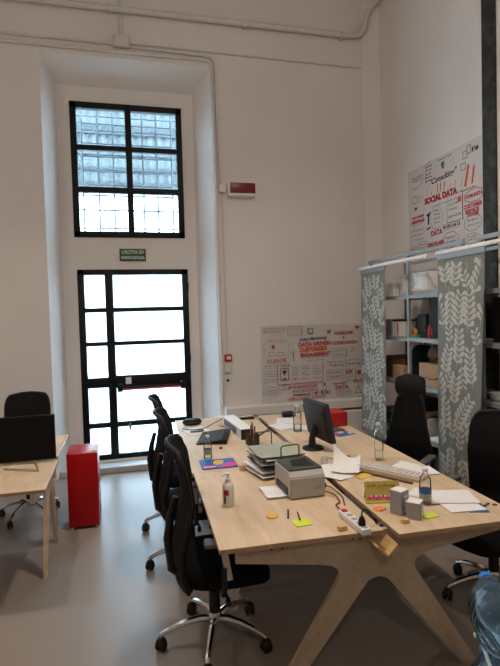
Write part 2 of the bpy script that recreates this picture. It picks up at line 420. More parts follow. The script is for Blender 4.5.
# ------------------------------------------------------------------ wall services
def bend(pts, r=0.06, n=5):
    out = [Vector(pts[0])]
    for a, b, c in zip(pts, pts[1:], pts[2:]):
        a, b, c = Vector(a), Vector(b), Vector(c)
        d1 = (a - b); d2 = (c - b); k = min(r, d1.length / 2, d2.length / 2)
        p, q = b + d1.normalized() * k, b + d2.normalized() * k
        for i in range(n + 1):
            t = i / n; out.append(p * (1 - t) ** 2 + b * 2 * t * (1 - t) + q * t * t)
    out.append(Vector(pts[-1])); return out
y = WY
t = thing('heating_pipe', 'thick painted pipe running high along the back wall and dropping at the corner', 'pipe', (0, 0, 0))
build('pipe', MB().tube(bend([(-4.15, y - .05, 5.08), (2.86, y - .05, 5.10), (2.97, y - .06, 5.13), (3.03, y - .10, 5.40), (3.105, y - .22, 5.47), (3.105, 4.9, 5.50)], 0.08), 0.032, 10), M['conduit'], t)
for x in (-3.0, -1.5, 0.0, 1.5, 2.7): build('pipe_clip', MB().b2((x - 0.012, y - 0.09, 5.05), (x + 0.012, y, 5.125), 0.004), M['conduit'], t)
o = build('cable_conduit', MB().tube([(-4.15, y - .016, 4.745), (0.02, y - .016, 4.735)], 0.014, 8), M['conduit']); tag(o, 'upper thin conduit running left from the junction box', 'conduit')
o = build('cable_conduit', MB().tube(bend([(-4.15, y - .018, 4.655), (1.10, y - .018, 4.655), (1.115, y - .018, 0.68)], 0.10), 0.018, 8), M['conduit']); tag(o, 'conduit framing the top and right side of the door niche', 'conduit')
o = build('cable_conduit', MB().tube(bend([(0.2, y - .014, 4.72), (1.13, y - .014, 4.70), (1.16, y - .014, 3.24)], 0.10), 0.013, 8), M['conduit']); tag(o, 'conduit from junction box round to the red wall light', 'conduit')
o = build('cable_conduit', MB().tube([(0.2, y - .012, 4.76), (2.97, y - .012, 4.745)], 0.011, 8), M['conduit']); tag(o, 'long thin conduit running right from the junction box', 'conduit')
o = build('cable_conduit', MB().tube([(0.10, y - .014, 4.82), (0.10, y - .014, 5.88)], 0.013, 8), M['conduit']); tag(o, 'short vertical conduit rising above the junction box', 'conduit')
o = build('cable_conduit', MB().tube([(1.178, y - .010, 3.17), (1.185, y - .010, 1.285)], 0.008, 8), M['conduit']); tag(o, 'thin vertical conduit down to the red alarm button', 'conduit')
t = thing('junction_box', 'square painted junction box high on wall above the window niche', 'junction box', (0.105, y - 0.03, 4.76))
build('box', MB().box((0, 0, 0), (0.17, 0.06, 0.13), bev=0.01), M['conduit'], t)
build('lid', MB().box((0, -0.034, 0), (0.15, 0.008, 0.11), bev=0.003), M['conduit'], t)
t = thing('emergency_light', 'rectangular dark red emergency light with white surround on back wall', 'wall light', (1.40, y - 0.04, 3.20))
build('housing', MB().box((0, 0, 0), (0.33, 0.08, 0.155), bev=0.008), M['white_metal'], t)
build('lens', MB().box((0.008, -0.042, 0.012), (0.30, 0.012, 0.118), bev=0.004), M['darkred'], t)
build('cable_box', MB().box((-0.225, 0.012, 0.01), (0.075, 0.055, 0.085), bev=0.008), M['white_metal'], t)
t = thing('alarm_button', 'small square red alarm call point on back wall', 'alarm button', (1.192, y - 0.02, 1.25))
build('casing', MB().box((0, 0, 0), (0.085, 0.04, 0.08), bev=0.006), M['red'], t)
build('press_plate', MB().box((0.002, -0.022, 0), (0.048, 0.006, 0.038), bev=0.002), M['white_pl'], t)
o = build('cable_cover', MB().box((1.19, y - 0.012, 1.14), (0.075, 0.024, 0.13), bev=0.006), M['conduit']); tag(o, 'beige blank cover plate directly under the red alarm button', 'cover plate')
o = build('key_switch', MB().lathe([(0, -0.008), (0.012, -0.008), (0.016, 0), (0.016, 0.012), (0, 0.012)], 12, (1.182, y - 0.013, 0.985), RX(PI / 2)), M['plastic_b']); tag(o, 'tiny black key switch on wall below the alarm button', 'switch')
# exit sign
t = thing('exit_sign', 'green emergency exit sign with white lettering above the glazed door', 'sign', (0.152, NY - 0.008, 2.484))
build('sign_plate', MB().box((0, 0, 0), (0.30, 0.012, 0.142), bev=0.003), M['exit_green'], t)
mb = MB(); FX = Matrix(((1, 0, 0, 0), (0, 0, 1, 0), (0, 1, 0, 0), (0, 0, 0, 1)))   # text xy -> world xz, facing -y
mb.text('USCITA DI', 0.054, T(0, -0.0075, 0.030) @ RX(PI / 2), bold=0.0006)
build('lettering', mb, M['white_pl'], t, 0, False)
build('lettering', MB().text('EMERGENZA', 0.047, T(0, -0.0075, -0.034) @ RX(PI / 2), bold=0.0006), M['white_pl'], t, 0, False)

# ------------------------------------------------------------------ hand-drawn posters
def squiggle(mb, x, y, w, h, mtx, lw=0.0022):
    lw *= 1.35
    """a row of small handwriting"""
    cx = x
    while cx < x + w:
        ww = random.uniform(0.012, 0.035); n = int(ww / 0.005) + 2
        pts = [(cx + i * ww / n, y + random.uniform(0, h)) for i in range(n + 1)]
        for a, b in zip(pts, pts[1:]): strip(mb, a, b, mtx, lw)
        cx += ww + 0.009
def strip(mb, a, b, mtx, lw):
    d = Vector((b[0] - a[0], b[1] - a[1])); L_ = max(d.length, 1e-6); nrm = Vector((-d.y, d.x)) / L_ * lw / 2
    mb.flat([(a[0] + nrm.x, a[1] + nrm.y), (a[0] - nrm.x, a[1] - nrm.y), (b[0] - nrm.x, b[1] - nrm.y), (b[0] + nrm.x, b[1] + nrm.y)], mtx)
def line(mb, pts, mtx, lw=0.003):
    for a, b in zip(pts, pts[1:]): strip(mb, a, b, mtx, lw)
def frame_(mb, x, y, w, h, mtx, lw=0.003, heavy=False):
    line(mb, [(x, y), (x + w, y), (x + w, y + h), (x, y + h), (x, y)], mtx, lw)
    if heavy: line(mb, [(x + w, y), (x + w, y + h * .9)], mtx, lw * 2.6)
def cloud(mb, cx, cy, w, h, mtx, lw=0.003):
    pts = []
    for k in range(41):
        a = 2 * PI * k / 40; r = 1 + 0.09 * abs(math.sin(a * 4))
        pts.append((cx + w / 2 * r * math.cos(a), cy + h / 2 * r * math.sin(a)))
    line(mb, pts, mtx, lw)
def heart(mb, cx, cy, s, mtx, rot=0):
    pts = []
    for k in range(24):
        a = 2 * PI * k / 24
        px = 16 * math.sin(a) ** 3 / 17 * s / 2; py = (13 * math.cos(a) - 5 * math.cos(2 * a) - 2 * math.cos(3 * a) - math.cos(4 * a)) / 17 * s / 2
        pts.append((cx + px * math.cos(rot) - py * math.sin(rot), cy + px * math.sin(rot) + py * math.cos(rot)))
    mb.flat(pts, mtx)
def disc(mb, cx, cy, r, mtx): mb.flat([(cx + r * math.cos(2 * PI * k / 16), cy + r * math.sin(2 * PI * k / 16)) for k in range(16)], mtx)
def wtext(mb, s, x, y, size, mtx, bold=0.001, rot=0.0, sx=1.0, shear=0.0, align='CENTER'):
    mb.text(s, size, mtx @ T(x, y, 0) @ RZ(rot) @ Matrix(((sx, shear, 0, 0), (0, 1, 0, 0), (0, 0, 1, 0), (0, 0, 0, 1))), align, bold)

def poster1():
    W, H = 1.31, 0.915
    t = thing('poster', 'large hand-drawn white poster about data driven customer engagement, on back wall', 'poster', (1.595, WY - 0.006, 0.69))
    def sheet(u, v): return (W * u, -0.006 * math.sin(PI * u * 3) * (1 - v) * 0.5, H * v)
    pm = MB().use(M['paper_g']).grid(sheet, 24, 6, 0.002)
    k = T(0, -0.0065, 0) @ RX(PI / 2)
    b, r, p, o, g = MB(), MB(), MB(), MB(), MB()
    # title block
    wtext(b, 'Urban Marketing', 0.66, 0.745, 0.052, k, 0.0008, 0.05, 1.0, 0.35)
    wtext(r, 'DATA DRIVEN', 0.68, 0.678, 0.066, k, 0.003, 0.03)
    wtext(o, 'CUSTOMERS', 0.66, 0.615, 0.064, k, 0.0045, 0.04)
    wtext(r, 'ENGAGEMENT', 0.69, 0.550, 0.060, k, 0.0028, 0.03)
    line(o, [(0.50, 0.50), (0.86, 0.525)], k, 0.003); squiggle(b, 0.58, 0.475, 0.22, 0.012, k, 0.002)
    for q, (m_, x0, y0, x1, y1) in enumerate(((g, .60, .865, .655, .875), (r, .60, .80, .66, .815), (b, .592, .81, .606, .875), (g, .655, .81, .668, .875))):
        m_.flat([(x0, y0), (x1, y0), (x1, y1), (x0, y1)], k)
    # left column
    for yy in (0.88, 0.855, 0.83): squiggle(b, 0.03, yy, 0.26, 0.014, k, 0.0026)
    frame_(b, 0.34, 0.79, 0.18, 0.11, k, 0.0035, True)
    for yy in (0.865, 0.84, 0.81): squiggle(b, 0.36, yy, 0.13, 0.012, k, 0.0022)
    cloud(p, 0.19, 0.63, 0.30, 0.34, k, 0.0025)
    for yy in (0.735, 0.71): squiggle(b, 0.09, yy, 0.18, 0.014, k, 0.0022)
    disc(r, 0.15, 0.665, 0.022, k); line(r, [(0.15, 0.665), (0.15, 0.62)], k, 0.006)
    for yy in (0.585, 0.55): squiggle(b, 0.09, yy, 0.19, 0.016, k, 0.0022)
    wtext(p, 'CLIENTE', 0.19, 0.49, 0.062, k, 0.002, 0.03)
    for yy in (0.43, 0.40, 0.36, 0.33, 0.30, 0.26): squiggle(b, 0.04, yy, 0.15, 0.018, k, 0.0022)
    line(b, [(0.03, 0.235), (0.19, 0.245)], k, 0.003)
    # centre box
    line(r, [(0.20, 0.44), (0.20, 0.20), (0.78, 0.21), (0.78, 0.44)], k, 0.007); line(r, [(0.20, 0.44), (0.36, 0.455)], k, 0.004)
    frame_(b, 0.235, 0.255, 0.10, 0.14, k, 0.007); b.flat([(0.255, 0.37), (0.285, 0.31), (0.32, 0.375)], k); b.flat([(0.26, 0.265), (0.31, 0.265), (0.31, 0.278), (0.26, 0.278)], k)
    squiggle(b, 0.24, 0.415, 0.09, 0.02, k, 0.005)
    for j, x in enumerate((0.38, 0.51, 0.65)):
        for yy in (0.40, 0.37, 0.335, 0.305): squiggle(b, x, yy, 0.08, 0.016, k, 0.0022)
        squiggle(o if j else r, x, 0.255, 0.09, 0.022, k, 0.003)
    line(b, [(0.40, 0.62), (0.405, 0.53), (0.41, 0.47)], k, 0.006); line(b, [(0.375, 0.60), (0.405, 0.53), (0.43, 0.61)], k, 0.003)
    # lower left / bottom
    cloud(b, 0.12, 0.13, 0.20, 0.10, k, 0.0025); squiggle(b, 0.05, 0.13, 0.13, 0.018, k); squiggle(b, 0.05, 0.10, 0.13, 0.018, k)
    for yy in (0.19, 0.165, 0.135): squiggle(b, 0.24, yy, 0.11, 0.016, k, 0.0028)
    wtext(p, 'FARE MARKETING', 0.52, 0.165, 0.046, k, 0.0016, 0.02); wtext(p, 'ANCHE CON IL', 0.55, 0.115, 0.05, k, 0.0014, 0.02)
    wtext(b, 'Investimento', 0.50, 0.068, 0.042, k, 0.0012); disc(r, 0.685, 0.075, 0.018, k); wtext(b, 'R.O.I', 0.81, 0.078, 0.06, k, 0.0018)
    line(b, [(0.63, 0.075), (0.74, 0.075)], k, 0.004)
    wtext(p, 'OPEN DATA & SCIENCE', 0.56, 0.024, 0.046, k, 0.0018, 0.03)
    # right column
    heart(r, 0.875, 0.825, 0.06, k, 0.3); heart(r, 1.25, 0.865, 0.065, k, -0.1)
    wtext(r, 'PASSIONE', 1.07, 0.80, 0.056, k, 0.002, 0.03); wtext(r, '&', 1.06, 0.745, 0.04, k, 0.002); wtext(r, 'CONSULENZA', 1.08, 0.68, 0.052, k, 0.002, 0.02)
    frame_(b, 0.91, 0.50, 0.19, 0.11, k, 0.003, True)
    for yy in (0.57, 0.525): squiggle(b, 0.93, yy, 0.14, 0.022, k)
    for yy in (0.62, 0.59, 0.56): squiggle(b, 1.15, yy, 0.10 - (0.62 - yy), 0.018, k)
    squiggle(b, 0.84, 0.43, 0.2, 0.03, k); squiggle(b, 0.88, 0.39, 0.19, 0.026, k, 0.003); squiggle(b, 1.10, 0.45, 0.17, 0.02, k); squiggle(b, 1.10, 0.395, 0.18, 0.03, k, 0.0035)
    line(b, [(1.085, 0.48), (1.085, 0.37)], k, 0.005)
    frame_(b, 0.83, 0.235, 0.19, 0.11, k, 0.003); squiggle(b, 0.85, 0.30, 0.15, 0.024, k, 0.003); squiggle(b, 0.85, 0.255, 0.15, 0.024, k, 0.003)
    frame_(b, 1.05, 0.20, 0.17, 0.145, k, 0.0035, True); wtext(r, 'KPI', 1.13, 0.305, 0.066, k, 0.003)
    squiggle(b, 1.07, 0.25, 0.12, 0.015, k); squiggle(b, 1.07, 0.225, 0.10, 0.012, k); disc(r, 1.265, 0.30, 0.028, k)
    wtext(r, 'Usare bene i', 1.0, 0.178, 0.038, k, 0.0012, 0.05); wtext(r, 'DATI', 1.25, 0.19, 0.05, k, 0.0016); wtext(r, 'DATA', 1.03, 0.125, 0.066, k, 0.003, 0.02)
    for yy in (0.075, 0.05, 0.02): squiggle(b, 0.95, yy, 0.2, 0.014, k, 0.0028)
    line(b, [(1.21, 0.045), (1.25, 0.13), (1.29, 0.045), (1.21, 0.045)], k, 0.004)
    for x, yy in ((1.21, 0.045), (1.25, 0.13), (1.29, 0.045)): disc(b, x, yy, 0.008, k)
    cloud(b, 0.80, 0.13, 0.045, 0.08, k, 0.004); disc(r, 0.80, 0.18, 0.014, k)
    for m_, mm in ((b, 'ink_b'), (r, 'ink_r'), (p, 'ink_p'), (o, 'ink_o'), (g, 'ink_g')): pm.use(M[mm]).merge(m_.bm)
    build('paper', pm, None, t, 0, False)
poster1()

def poster2():
    W, H = 1.20, 0.93       # from the corner end (y=5.06) towards the camera
    t = thing('poster', 'large hand-drawn white poster about social data, high on right wall over shelving', 'poster', (WX - 0.006, 5.06, 2.345), -PI / 2)
    pm = MB().use(M['paper_g']).grid(lambda u, v: (W * u, 0, (H + 0.02 * u) * v - 0.01 * u), 8, 4, 0.002)
    k = T(0, -0.003, 0) @ RX(PI / 2)
    b, r, p, o, g = MB(), MB(), MB(), MB(), MB()
    for yy in (0.82, 0.79): squiggle(r, 0.08, yy, 0.19, 0.022, k, 0.004)
    line(r, [(0.07, 0.74), (0.12, 0.71), (0.20, 0.72), (0.27, 0.76), (0.30, 0.80)], k, 0.005)
    for j in range(5): squiggle(b, 0.34, 0.73 + j * 0.037, 0.09, 0.02, k, 0.0045)
    line(b, [(0.335, 0.72), (0.34, 0.91), (0.43, 0.93)], k, 0.005)
    squiggle(b, 0.55, 0.885, 0.2, 0.028, k, 0.003)
    g.flat([(.60, .82), (.65, .82), (.65, .87), (.60, .87)], k); o.flat([(.61, .80), (.65, .80), (.65, .818), (.61, .818)], k)
    wtext(b, '"Consulting"', 0.62, 0.72, 0.085, k, 0.0016, 0.03, 1.0, 0.35)
    for x, h_, w_ in ((0.35, .09, .006), (0.43, .04, .008), (0.53, .09, .012), (0.58, .09, .012), (0.64, .08, .014), (0.74, .05, .006), (0.81, .05, .006)):
        line(o, [(x, 0.585), (x + 0.012, 0.585 + h_)], k, w_)
    wtext(r, 'SOCIAL DATA', 0.575, 0.535, 0.082, k, 0.006, 0.0); squiggle(b, 0.45, 0.455, 0.24, 0.016, k, 0.002)
    cloud(b, 0.13, 0.60, 0.10, 0.07, k, 0.004); cloud(b, 0.22, 0.59, 0.05, 0.06, k, 0.003); heart(r, 0.145, 0.50, 0.055, k)
    wtext(r, 'OPEN INTERESSE', 0.18, 0.405, 0.030, k, 0.0018); wtext(r, 'REGIONALE', 0.18, 0.358, 0.045, k, 0.003); line(r, [(0.08, 0.315), (0.27, 0.335)], k, 0.004)
    for yy in (0.255, 0.205, 0.155): squiggle(b, 0.06, yy, 0.22, 0.022, k, 0.0025)
    b.flat([(0.335, 0.40), (0.42, 0.42), (0.39, 0.37), (0.385, 0.29), (0.36, 0.29), (0.362, 0.37)], k); b.flat([(0.335, 0.235), (0.41, 0.25), (0.41, 0.268), (0.335, 0.25)], k)
    cloud(b, 0.51, 0.34, 0.19, 0.22, k, 0.0028)
    for yy in (0.40, 0.36, 0.32, 0.28): squiggle(b, 0.47, yy, 0.09, 0.022, k, 0.0025)
    wtext(r, 'DATA', 0.51, 0.185, 0.07, k, 0.0035)
    frame_(b, 0.69, 0.25, 0.23, 0.26, k, 0.0035, True); o.flat([(.85, .42), (.90, .42), (.90, .47), (.85, .47)], k)
    for yy in (0.45, 0.41, 0.36): squiggle(b, 0.71, yy, 0.13, 0.024, k, 0.0025)
    squiggle(b, 0.71, 0.29, 0.18, 0.03, k, 0.003)
    for i in range(6): disc(b, 0.93 + 0.0, 0.25, 0.004, k)
    wtext(b, 'RICERCHE DI', 0.75, 0.215, 0.045, k, 0.0012); line(r, [(0.62, 0.185), (0.88, 0.185)], k, 0.003); line(r, [(0.62, 0.245), (0.88, 0.245)], k, 0.003)
    wtext(r, 'CIRCOLARE', 0.49, 0.075, 0.052, k, 0.0035, 0.03)
    line(b, [(0.42, -0.0), (0.45, 0.03), (0.52, 0.03), (0.54, 0.0)], k, 0.006); squiggle(b, 0.45, 0.004, 0.06, 0.01, k, 0.003)
    for cx, cy, w, h in ((0.73, 0.08, 0.24, 0.15), (1.06, 0.19, 0.22, 0.14), (1.05, 0.045, 0.20, 0.09), (0.27, 0.08, 0.20, 0.10), (0.09, 0.05, 0.15, 0.10)):
        cloud(b, cx, cy, w, h, k, 0.004)
        for q in (-0.2, 0.1): squiggle(b, cx - w * .32, cy + h * q, w * .62, 0.022, k, 0.003)
    frame_(b, 0.93, 0.80, 0.06, 0.06, k, 0.005); frame_(b, 0.99, 0.83, 0.05, 0.07, k, 0.006); frame_(b, 0.90, 0.70, 0.07, 0.06, k, 0.005); squiggle(b, 1.06, 0.82, 0.06, 0.06, k, 0.005)
    line(o, [(0.96, 0.54), (1.01, 0.73)], k, 0.030); line(o, [(1.055, 0.545), (1.085, 0.70)], k, 0.022); line(o, [(0.90, 0.56), (0.92, 0.63)], k, 0.006)
    squiggle(b, 0.90, 0.50, 0.22, 0.018, k, 0.004)
    cloud(r, 1.08, 0.435, 0.25, 0.11, k, 0.006); wtext(r, 'COMUNITA\'', 1.08, 0.435, 0.045, k, 0.002)
    wtext(r, 'CUSTOMER', 1.06, 0.345, 0.048, k, 0.0025); wtext(r, 'SERVICE', 1.05, 0.298, 0.052, k, 0.0025); wtext(r, 'SYSTEM', 1.06, 0.262, 0.045, k, 0.0015)
    for m_, mm in ((b, 'ink_b'), (r, 'ink_r'), (o, 'ink_o'), (g, 'ink_g')): pm.use(M[mm]).merge(m_.bm)
    build('paper', pm, None, t, 0, False)
poster2()

# ------------------------------------------------------------------ work benches
def leg_panel(mb, cx, hw, top, mtx, th=0.024, foot=1.0):
    """X-shaped plywood end panel, drawn in xz, centre cx, half width hw (top), thickness th"""
    k = hw / 0.72
    def X(v): return cx + v * k
    def arc(cx_, cz_, r, a0, a1, n=6): return [(cx_ + r * math.cos(math.radians(a0 + (a1 - a0) * i / n)), cz_ + r * math.sin(math.radians(a0 + (a1 - a0) * i / n))) for i in range(n + 1)]
    half = [(0.700, top), (0.700, top - 0.075), (0.30, top - 0.13)]
    half += [(0.235, top - 0.145), (0.205, top - 0.165), (0.198, top - 0.19), (0.205, top - 0.215)]
    half += [(0.535 * foot, 0.0), (0.535 * foot - 0.08 * (0.5 + foot / 2), 0.0)]
    half += [(0.075, top - 0.265), (0.045, top - 0.235), (0.0, top - 0.222)]
    pts = [(X(x), z) for x, z in half] + [(X(-x), z) for x, z in half[::-1][1:]]
    mb.prism(pts, th, mtx)

A = math.atan(0.037)     # the long bench is turned by about two degrees
bench = thing('work_bench', 'long double plywood work bench with printer, monitor and papers, in room centre', 'desk', (1.16, 2.05, 0), -A)
TOP = 0.74
def bl(x, y):  # world -> bench-local
    dx, dy = x - 1.16, y - 2.05; c, s = math.cos(A), math.sin(A)
    return (dx * c - dy * s, dx * s + dy * c)
def wl_(x, y, z=TOP):  # bench-local -> world
    c, s = math.cos(A), math.sin(A); return (1.16 + x * c + y * s, 2.05 - x * s + y * c, z)
tt = 0.022
def top_slab(x0, x1, y0, y1, z=TOP):
    mb = MB(); mb.use(M['ply']); mb.b2((x0, y0, z - tt), (x1, y1, z), 0.0015, 1)
    bm = mb.bm; mb.use(M['ply_edge'])
    for f in bm.faces:
        if abs(f.calc_center_median().z - (z - tt / 2)) < tt * 0.4: f.material_index = mb.mi
    return mb
build('tabletop', top_slab(-0.790, -0.022, 0.03, 1.125), None, bench, 0, False)
build('tabletop', top_slab(-0.80, -0.022, 1.127, 2.83), None, bench, 0, False)
build('tabletop', top_slab(0.022, 0.690, -0.03, 1.09), None, bench, 0, False)
build('tabletop', top_slab(0.022, 0.690, 1.092, 2.80), None, bench, 0, False)
XZ = RX(PI / 2)
for yy in (0.085, 0.98, 2.70):
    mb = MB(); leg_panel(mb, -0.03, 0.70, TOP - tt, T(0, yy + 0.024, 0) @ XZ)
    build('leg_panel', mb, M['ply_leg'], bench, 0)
# tenon marks of the panel: small dark slots
for x in (-0.55, -0.50, -0.16, -0.12, 0.18, 0.23, 0.50): build('fixing_slot', MB().b2((x, 0.082, TOP - tt - 0.035), (x + 0.006, 0.088, TOP - tt - 0.012)), M['plastic_b'], bench, 0)
mb = MB()
for s in (-1, 1):
    mb.box((s * 0.025 - 0.03, 1.35, 0.664), (0.010, 2.75, 0.072), rot=RY(s * math.radians(45)))
build('cable_tray', mb, M['block'], bench, 0)
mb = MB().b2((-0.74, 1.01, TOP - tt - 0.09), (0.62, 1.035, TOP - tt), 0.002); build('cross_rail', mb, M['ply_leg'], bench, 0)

# left bench, running to the left out of frame
b2 = thing('work_bench', 'plywood work bench at left edge with big black monitor on it', 'desk', (-0.475, 3.2, 0))
def slab2(x0, x1, y0, y1):
    return top_slab(x0, x1, y0, y1)
build('tabletop', slab2(-1.9, -0.003, 0.0, 0.66), None, b2, 0, False)
build('tabletop', slab2(-1.9, -0.018, 0.75, 1.48), None, b2, 0, False)
for xx in (-0.10, -1.75):
    mb = MB(); leg_panel(mb, 0.72, 0.69, TOP - tt, T(xx, 0, 0) @ RZ(PI / 2) @ XZ, foot=0.62)
    build('leg_panel', mb, M['ply'], b2, 0)
mb = MB().b2((-1.8, 0.68, 0.60), (-0.03, 0.73, 0.69), 0.003); build('cable_tray', mb, M['ply'], b2, 0)

# ------------------------------------------------------------------ office chairs
def make_chair(label, group, high=False):
    t = thing('office_chair', label, 'chair', (0, 0, 0), 0, group)
    mb = MB()
    ang = [math.radians(a) for a in (42, 114, 186, 258, 330)]
    for a in ang:
        d = Vector((math.cos(a), math.sin(a), 0))
        mb.tube([d * r + Vector((0, 0, z)) for r, z in ((0.02, 0.125), (0.08, 0.135), (0.15, 0.128), (0.22, 0.11), (0.28, 0.088), (0.292, 0.075))], [0.021, 0.020, 0.018, 0.016, 0.014, 0.012], 8)
    mb.lathe([(0, 0.095), (0.034, 0.095), (0.036, 0.15), (0.028, 0.165), (0, 0.165)], 16)
    build('star_base', mb, M['chrome'], t)
    for a in ang:
        cx, cy = 0.29 * math.cos(a), 0.29 * math.sin(a); q = a + 0.9
        ax = RZ(q) @ RX(PI / 2); mb = MB()
        for s in (-1, 1):
            o = Vector((math.sin(q) * s * 0.016, -math.cos(q) * s * 0.016, 0.028))
            mb.lathe([(0, -0.009), (0.022, -0.009), (0.028, -0.004), (0.028, 0.004), (0.022, 0.009), (0, 0.009)], 14, (cx + o.x, cy + o.y, o.z), ax)
        mb.lathe([(0, 0.030), (0.030, 0.034), (0.028, 0.052), (0.018, 0.066), (0, 0.070)], 12, (cx, cy, 0))
        build('caster', mb, M['plastic_b'], t)
    mb = MB().lathe([(0, 0.15), (0.030, 0.15), (0.030, 0.28), (0.017, 0.285), (0.017, 0.40), (0, 0.40)], 16); build('gas_column', mb, M['plastic_b'], t)
    # seat cushion
    def seat(u, v, top=True):
        a = 2 * PI * u; n = 3.2
        ca, sa = math.cos(a), math.sin(a)
        rx = abs(ca) ** (2 / n) * math.copysign(1, ca); ry = abs(sa) ** (2 / n) * math.copysign(1, sa)
        return rx, ry
    mb = MB(); rings = []
    for k_, z in ((0.0, 0.395), (0.72, 0.385), (0.93, 0.398), (1.0, 0.425), (1.0, 0.45), (0.94, 0.478), (0.75, 0.488), (0.0, 0.478)):
        ring = []
        for i in range(32):
            rx, ry = seat(i / 32, 0); x = (0.05 if not high else 0.02) + 0.245 * rx * k_; y = 0.25 * ry * k_
            drop = 0.05 * max(0, (x - 0.17) / 0.12) ** 2
            ring.append(mb.bm.verts.new((x, y, z - drop)))
        rings.append(ring)
    for Aa, Bb in zip(rings, rings[1:]):
        for i in range(32): mb.bm.faces.new([Aa[i], Aa[(i + 1) % 32], Bb[(i + 1) % 32], Bb[i]])
    bmesh.ops.remove_doubles(mb.bm, verts=mb.bm.verts, dist=1e-5)
    build('seat', mb, M['fabric_b'], t, 60)
    mb = MB().box((0.0, 0, 0.375), (0.22, 0.16, 0.035), bev=0.01); mb.tube([(0.03, 0.05, 0.372), (0.05, -0.27, 0.362)], 0.007, 8); mb.tube([(0.05, -0.255, 0.362), (0.05, -0.30, 0.360)], 0.013, 8)
    build('tilt_mechanism', mb, M['plastic_b'], t)
    # backrest shell: S-profile
    zt = 1.095 if not high else 1.13
    zs = [0.40, 0.48, 0.58, 0.70, 0.84, 0.98, zt]
    xs = [-0.185, -0.212, -0.218, -0.185, -0.162, -0.182, -0.218] if not high else [-0.225, -0.25, -0.245, -0.225, -0.235, -0.265, -0.295]
    ws = [0.235, 0.245, 0.25, 0.235, 0.225, 0.222, 0.205] if not high else [0.19, 0.225, 0.235, 0.215, 0.18, 0.15, 0.125]
    def ev(arr, v):
        s = v * (len(arr) - 1); i = min(int(s), len(arr) - 2); f_ = s - i; f_ = f_ * f_ * (3 - 2 * f_)
        return arr[i] * (1 - f_) + arr[i + 1] * f_
    def back(u, v, off=0.0):
        z = ev(zs, v); w = ev(ws, v); s = (u * 2 - 1)
        # rounded top and bottom corners
        if v > 0.9: w *= math.sqrt(max(0, 1 - ((v - 0.9) / 0.1) ** 2 * 0.22))
        zz = z - 0.014 * s * s * (1 if v > 0.92 else 0)
        return (ev(xs, v) + 0.055 * s * s + off, -w * s, zz)
    br = build('backrest', MB().grid(lambda u, v: back(u, v), 12, 26, 0.016), M['mesh_b'], t, 60)
    mb = MB()
    rim = [back(0, j / 20) for j in range(21)] + [back(i / 12, 1) for i in range(1, 12)] + [back(1, 1 - j / 20) for j in range(21)] + [back(1 - i / 12, 0) for i in range(1, 12)]
    mb.tube([(x - 0.008, y, z) for x, y, z in rim], 0.013, 8, closed=True)
    build('back_frame', mb, M['leather_b'], br, 60)
    mb = MB()
    bo = 0.05 if not high else 0.0
    mb.tube([(-0.08, 0, 0.375), (-0.19 + bo, 0, 0.36), (-0.268 + bo, 0, 0.42), (-0.285 + bo, 0, 0.58), (-0.268 + bo, 0, 0.70), (-0.240 + bo, 0, 0.80)], [0.024, 0.026, 0.028, 0.026, 0.022, 0.016], 10)
    build('back_support', mb, M['plastic_b'], t)
    for s in (-1, 1):
        mb = MB(); mb.box((0.06, s * 0.275, 0.655), (0.24, 0.075, 0.028), bev=0.012, seg=3)
        pad = build('arm_pad', mb, M['greypl'], t)
        pad_ = pad
        mb = MB(); mb.tube([(0.02, s * 0.12, 0.378), (0.03, s * 0.25, 0.385), (0.035, s * 0.275, 0.43), (0.035, s * 0.275, 0.53)], 0.015, 8)
        ab = build('armrest', mb, M['plastic_b'], t); pad_.parent = ab
        mb = MB(); mb.box((0.045, s * 0.275, 0.56), (0.035, 0.012, 0.19), rot=RY(-0.15), bev=0.003); build('arm_post', mb, M['alu'], ab)
    if high:
        def hr(u, v):
            s = u * 2 - 1; w = 0.155 * (1 - 0.12 * (2 * v - 1) ** 4)
            x = -0.31 + 0.045 * s * s + 0.02 * math.sin(PI * v)
            return (x, -w * s, 1.125 + 0.175 * v - 0.02 * s * s * v)
        build('headrest', MB().grid(hr, 12, 8, 0.035), M['leather_b'], t, 60)
        mb = MB(); mb.tube([(-0.315, 0, 1.03), (-0.355, 0, 1.10), (-0.36, 0, 1.18)], 0.016, 8); build('headrest_stem', mb, M['plastic_b'], t)
    return t
G1 = 'black mesh office chairs along the left side of the long bench'
c0 = make_chair('black mesh office chair nearest the camera at the long bench', G1)
c0.location = (0.43, 2.64, 0); c0.rotation_euler = (0, 0, -0.10)
dup(c0, (0.42, 3.52, 0), -0.10, 'black mesh chair in the middle of the row left of the long bench')
dup(c0, (0.42, 4.19, 0), -0.06, 'black mesh chair furthest from camera in the row, before the glazed door')
dup(c0, (-0.86, 4.83, 0), -PI / 2 + 0.03, 'black mesh chair behind the left bench, its back rising over the black monitor', 'other office chairs').scale = (1, 0.84, 0.985)
h0 = make_chair('tall black chair with headrest between curtain panels at right side of bench', None, True)
h0.location = (2.12, 3.58, 0); h0.scale = (0.95, 0.84, 0.93); h0.rotation_euler = (0, 0, PI + 0.68)
dup(c0, (2.13, 2.56, 0), PI + 0.35, 'black office chair at right image edge, half cut off, beside the near curtain', 'other office chairs')

# ------------------------------------------------------------------ red pedestal
t = thing('red_cabinet', 'tall glossy red box cabinet on small feet standing on the floor', 'cabinet', (-0.36, 4.53, 0))
build('body', MB().box((0, 0, 0.33), (0.245, 0.32, 0.615), bev=0.004), M['red_paint'], t)
for sx in (-0.1, 0.1):
    for sy in (-0.13, 0.13):
        build('foot', MB().lathe([(0, 0), (0.014, 0), (0.014, 0.024), (0, 0.024)], 12, (sx, sy, 0)), M['white_metal'], t)
o = build('paper_note', MB().box((-0.275, 4.49, 0.6395), (0.07, 0.12, 0.0012), rz=0.1), M['paper']); tag(o, 'white paper slip lying on top of red cabinet', 'paper')

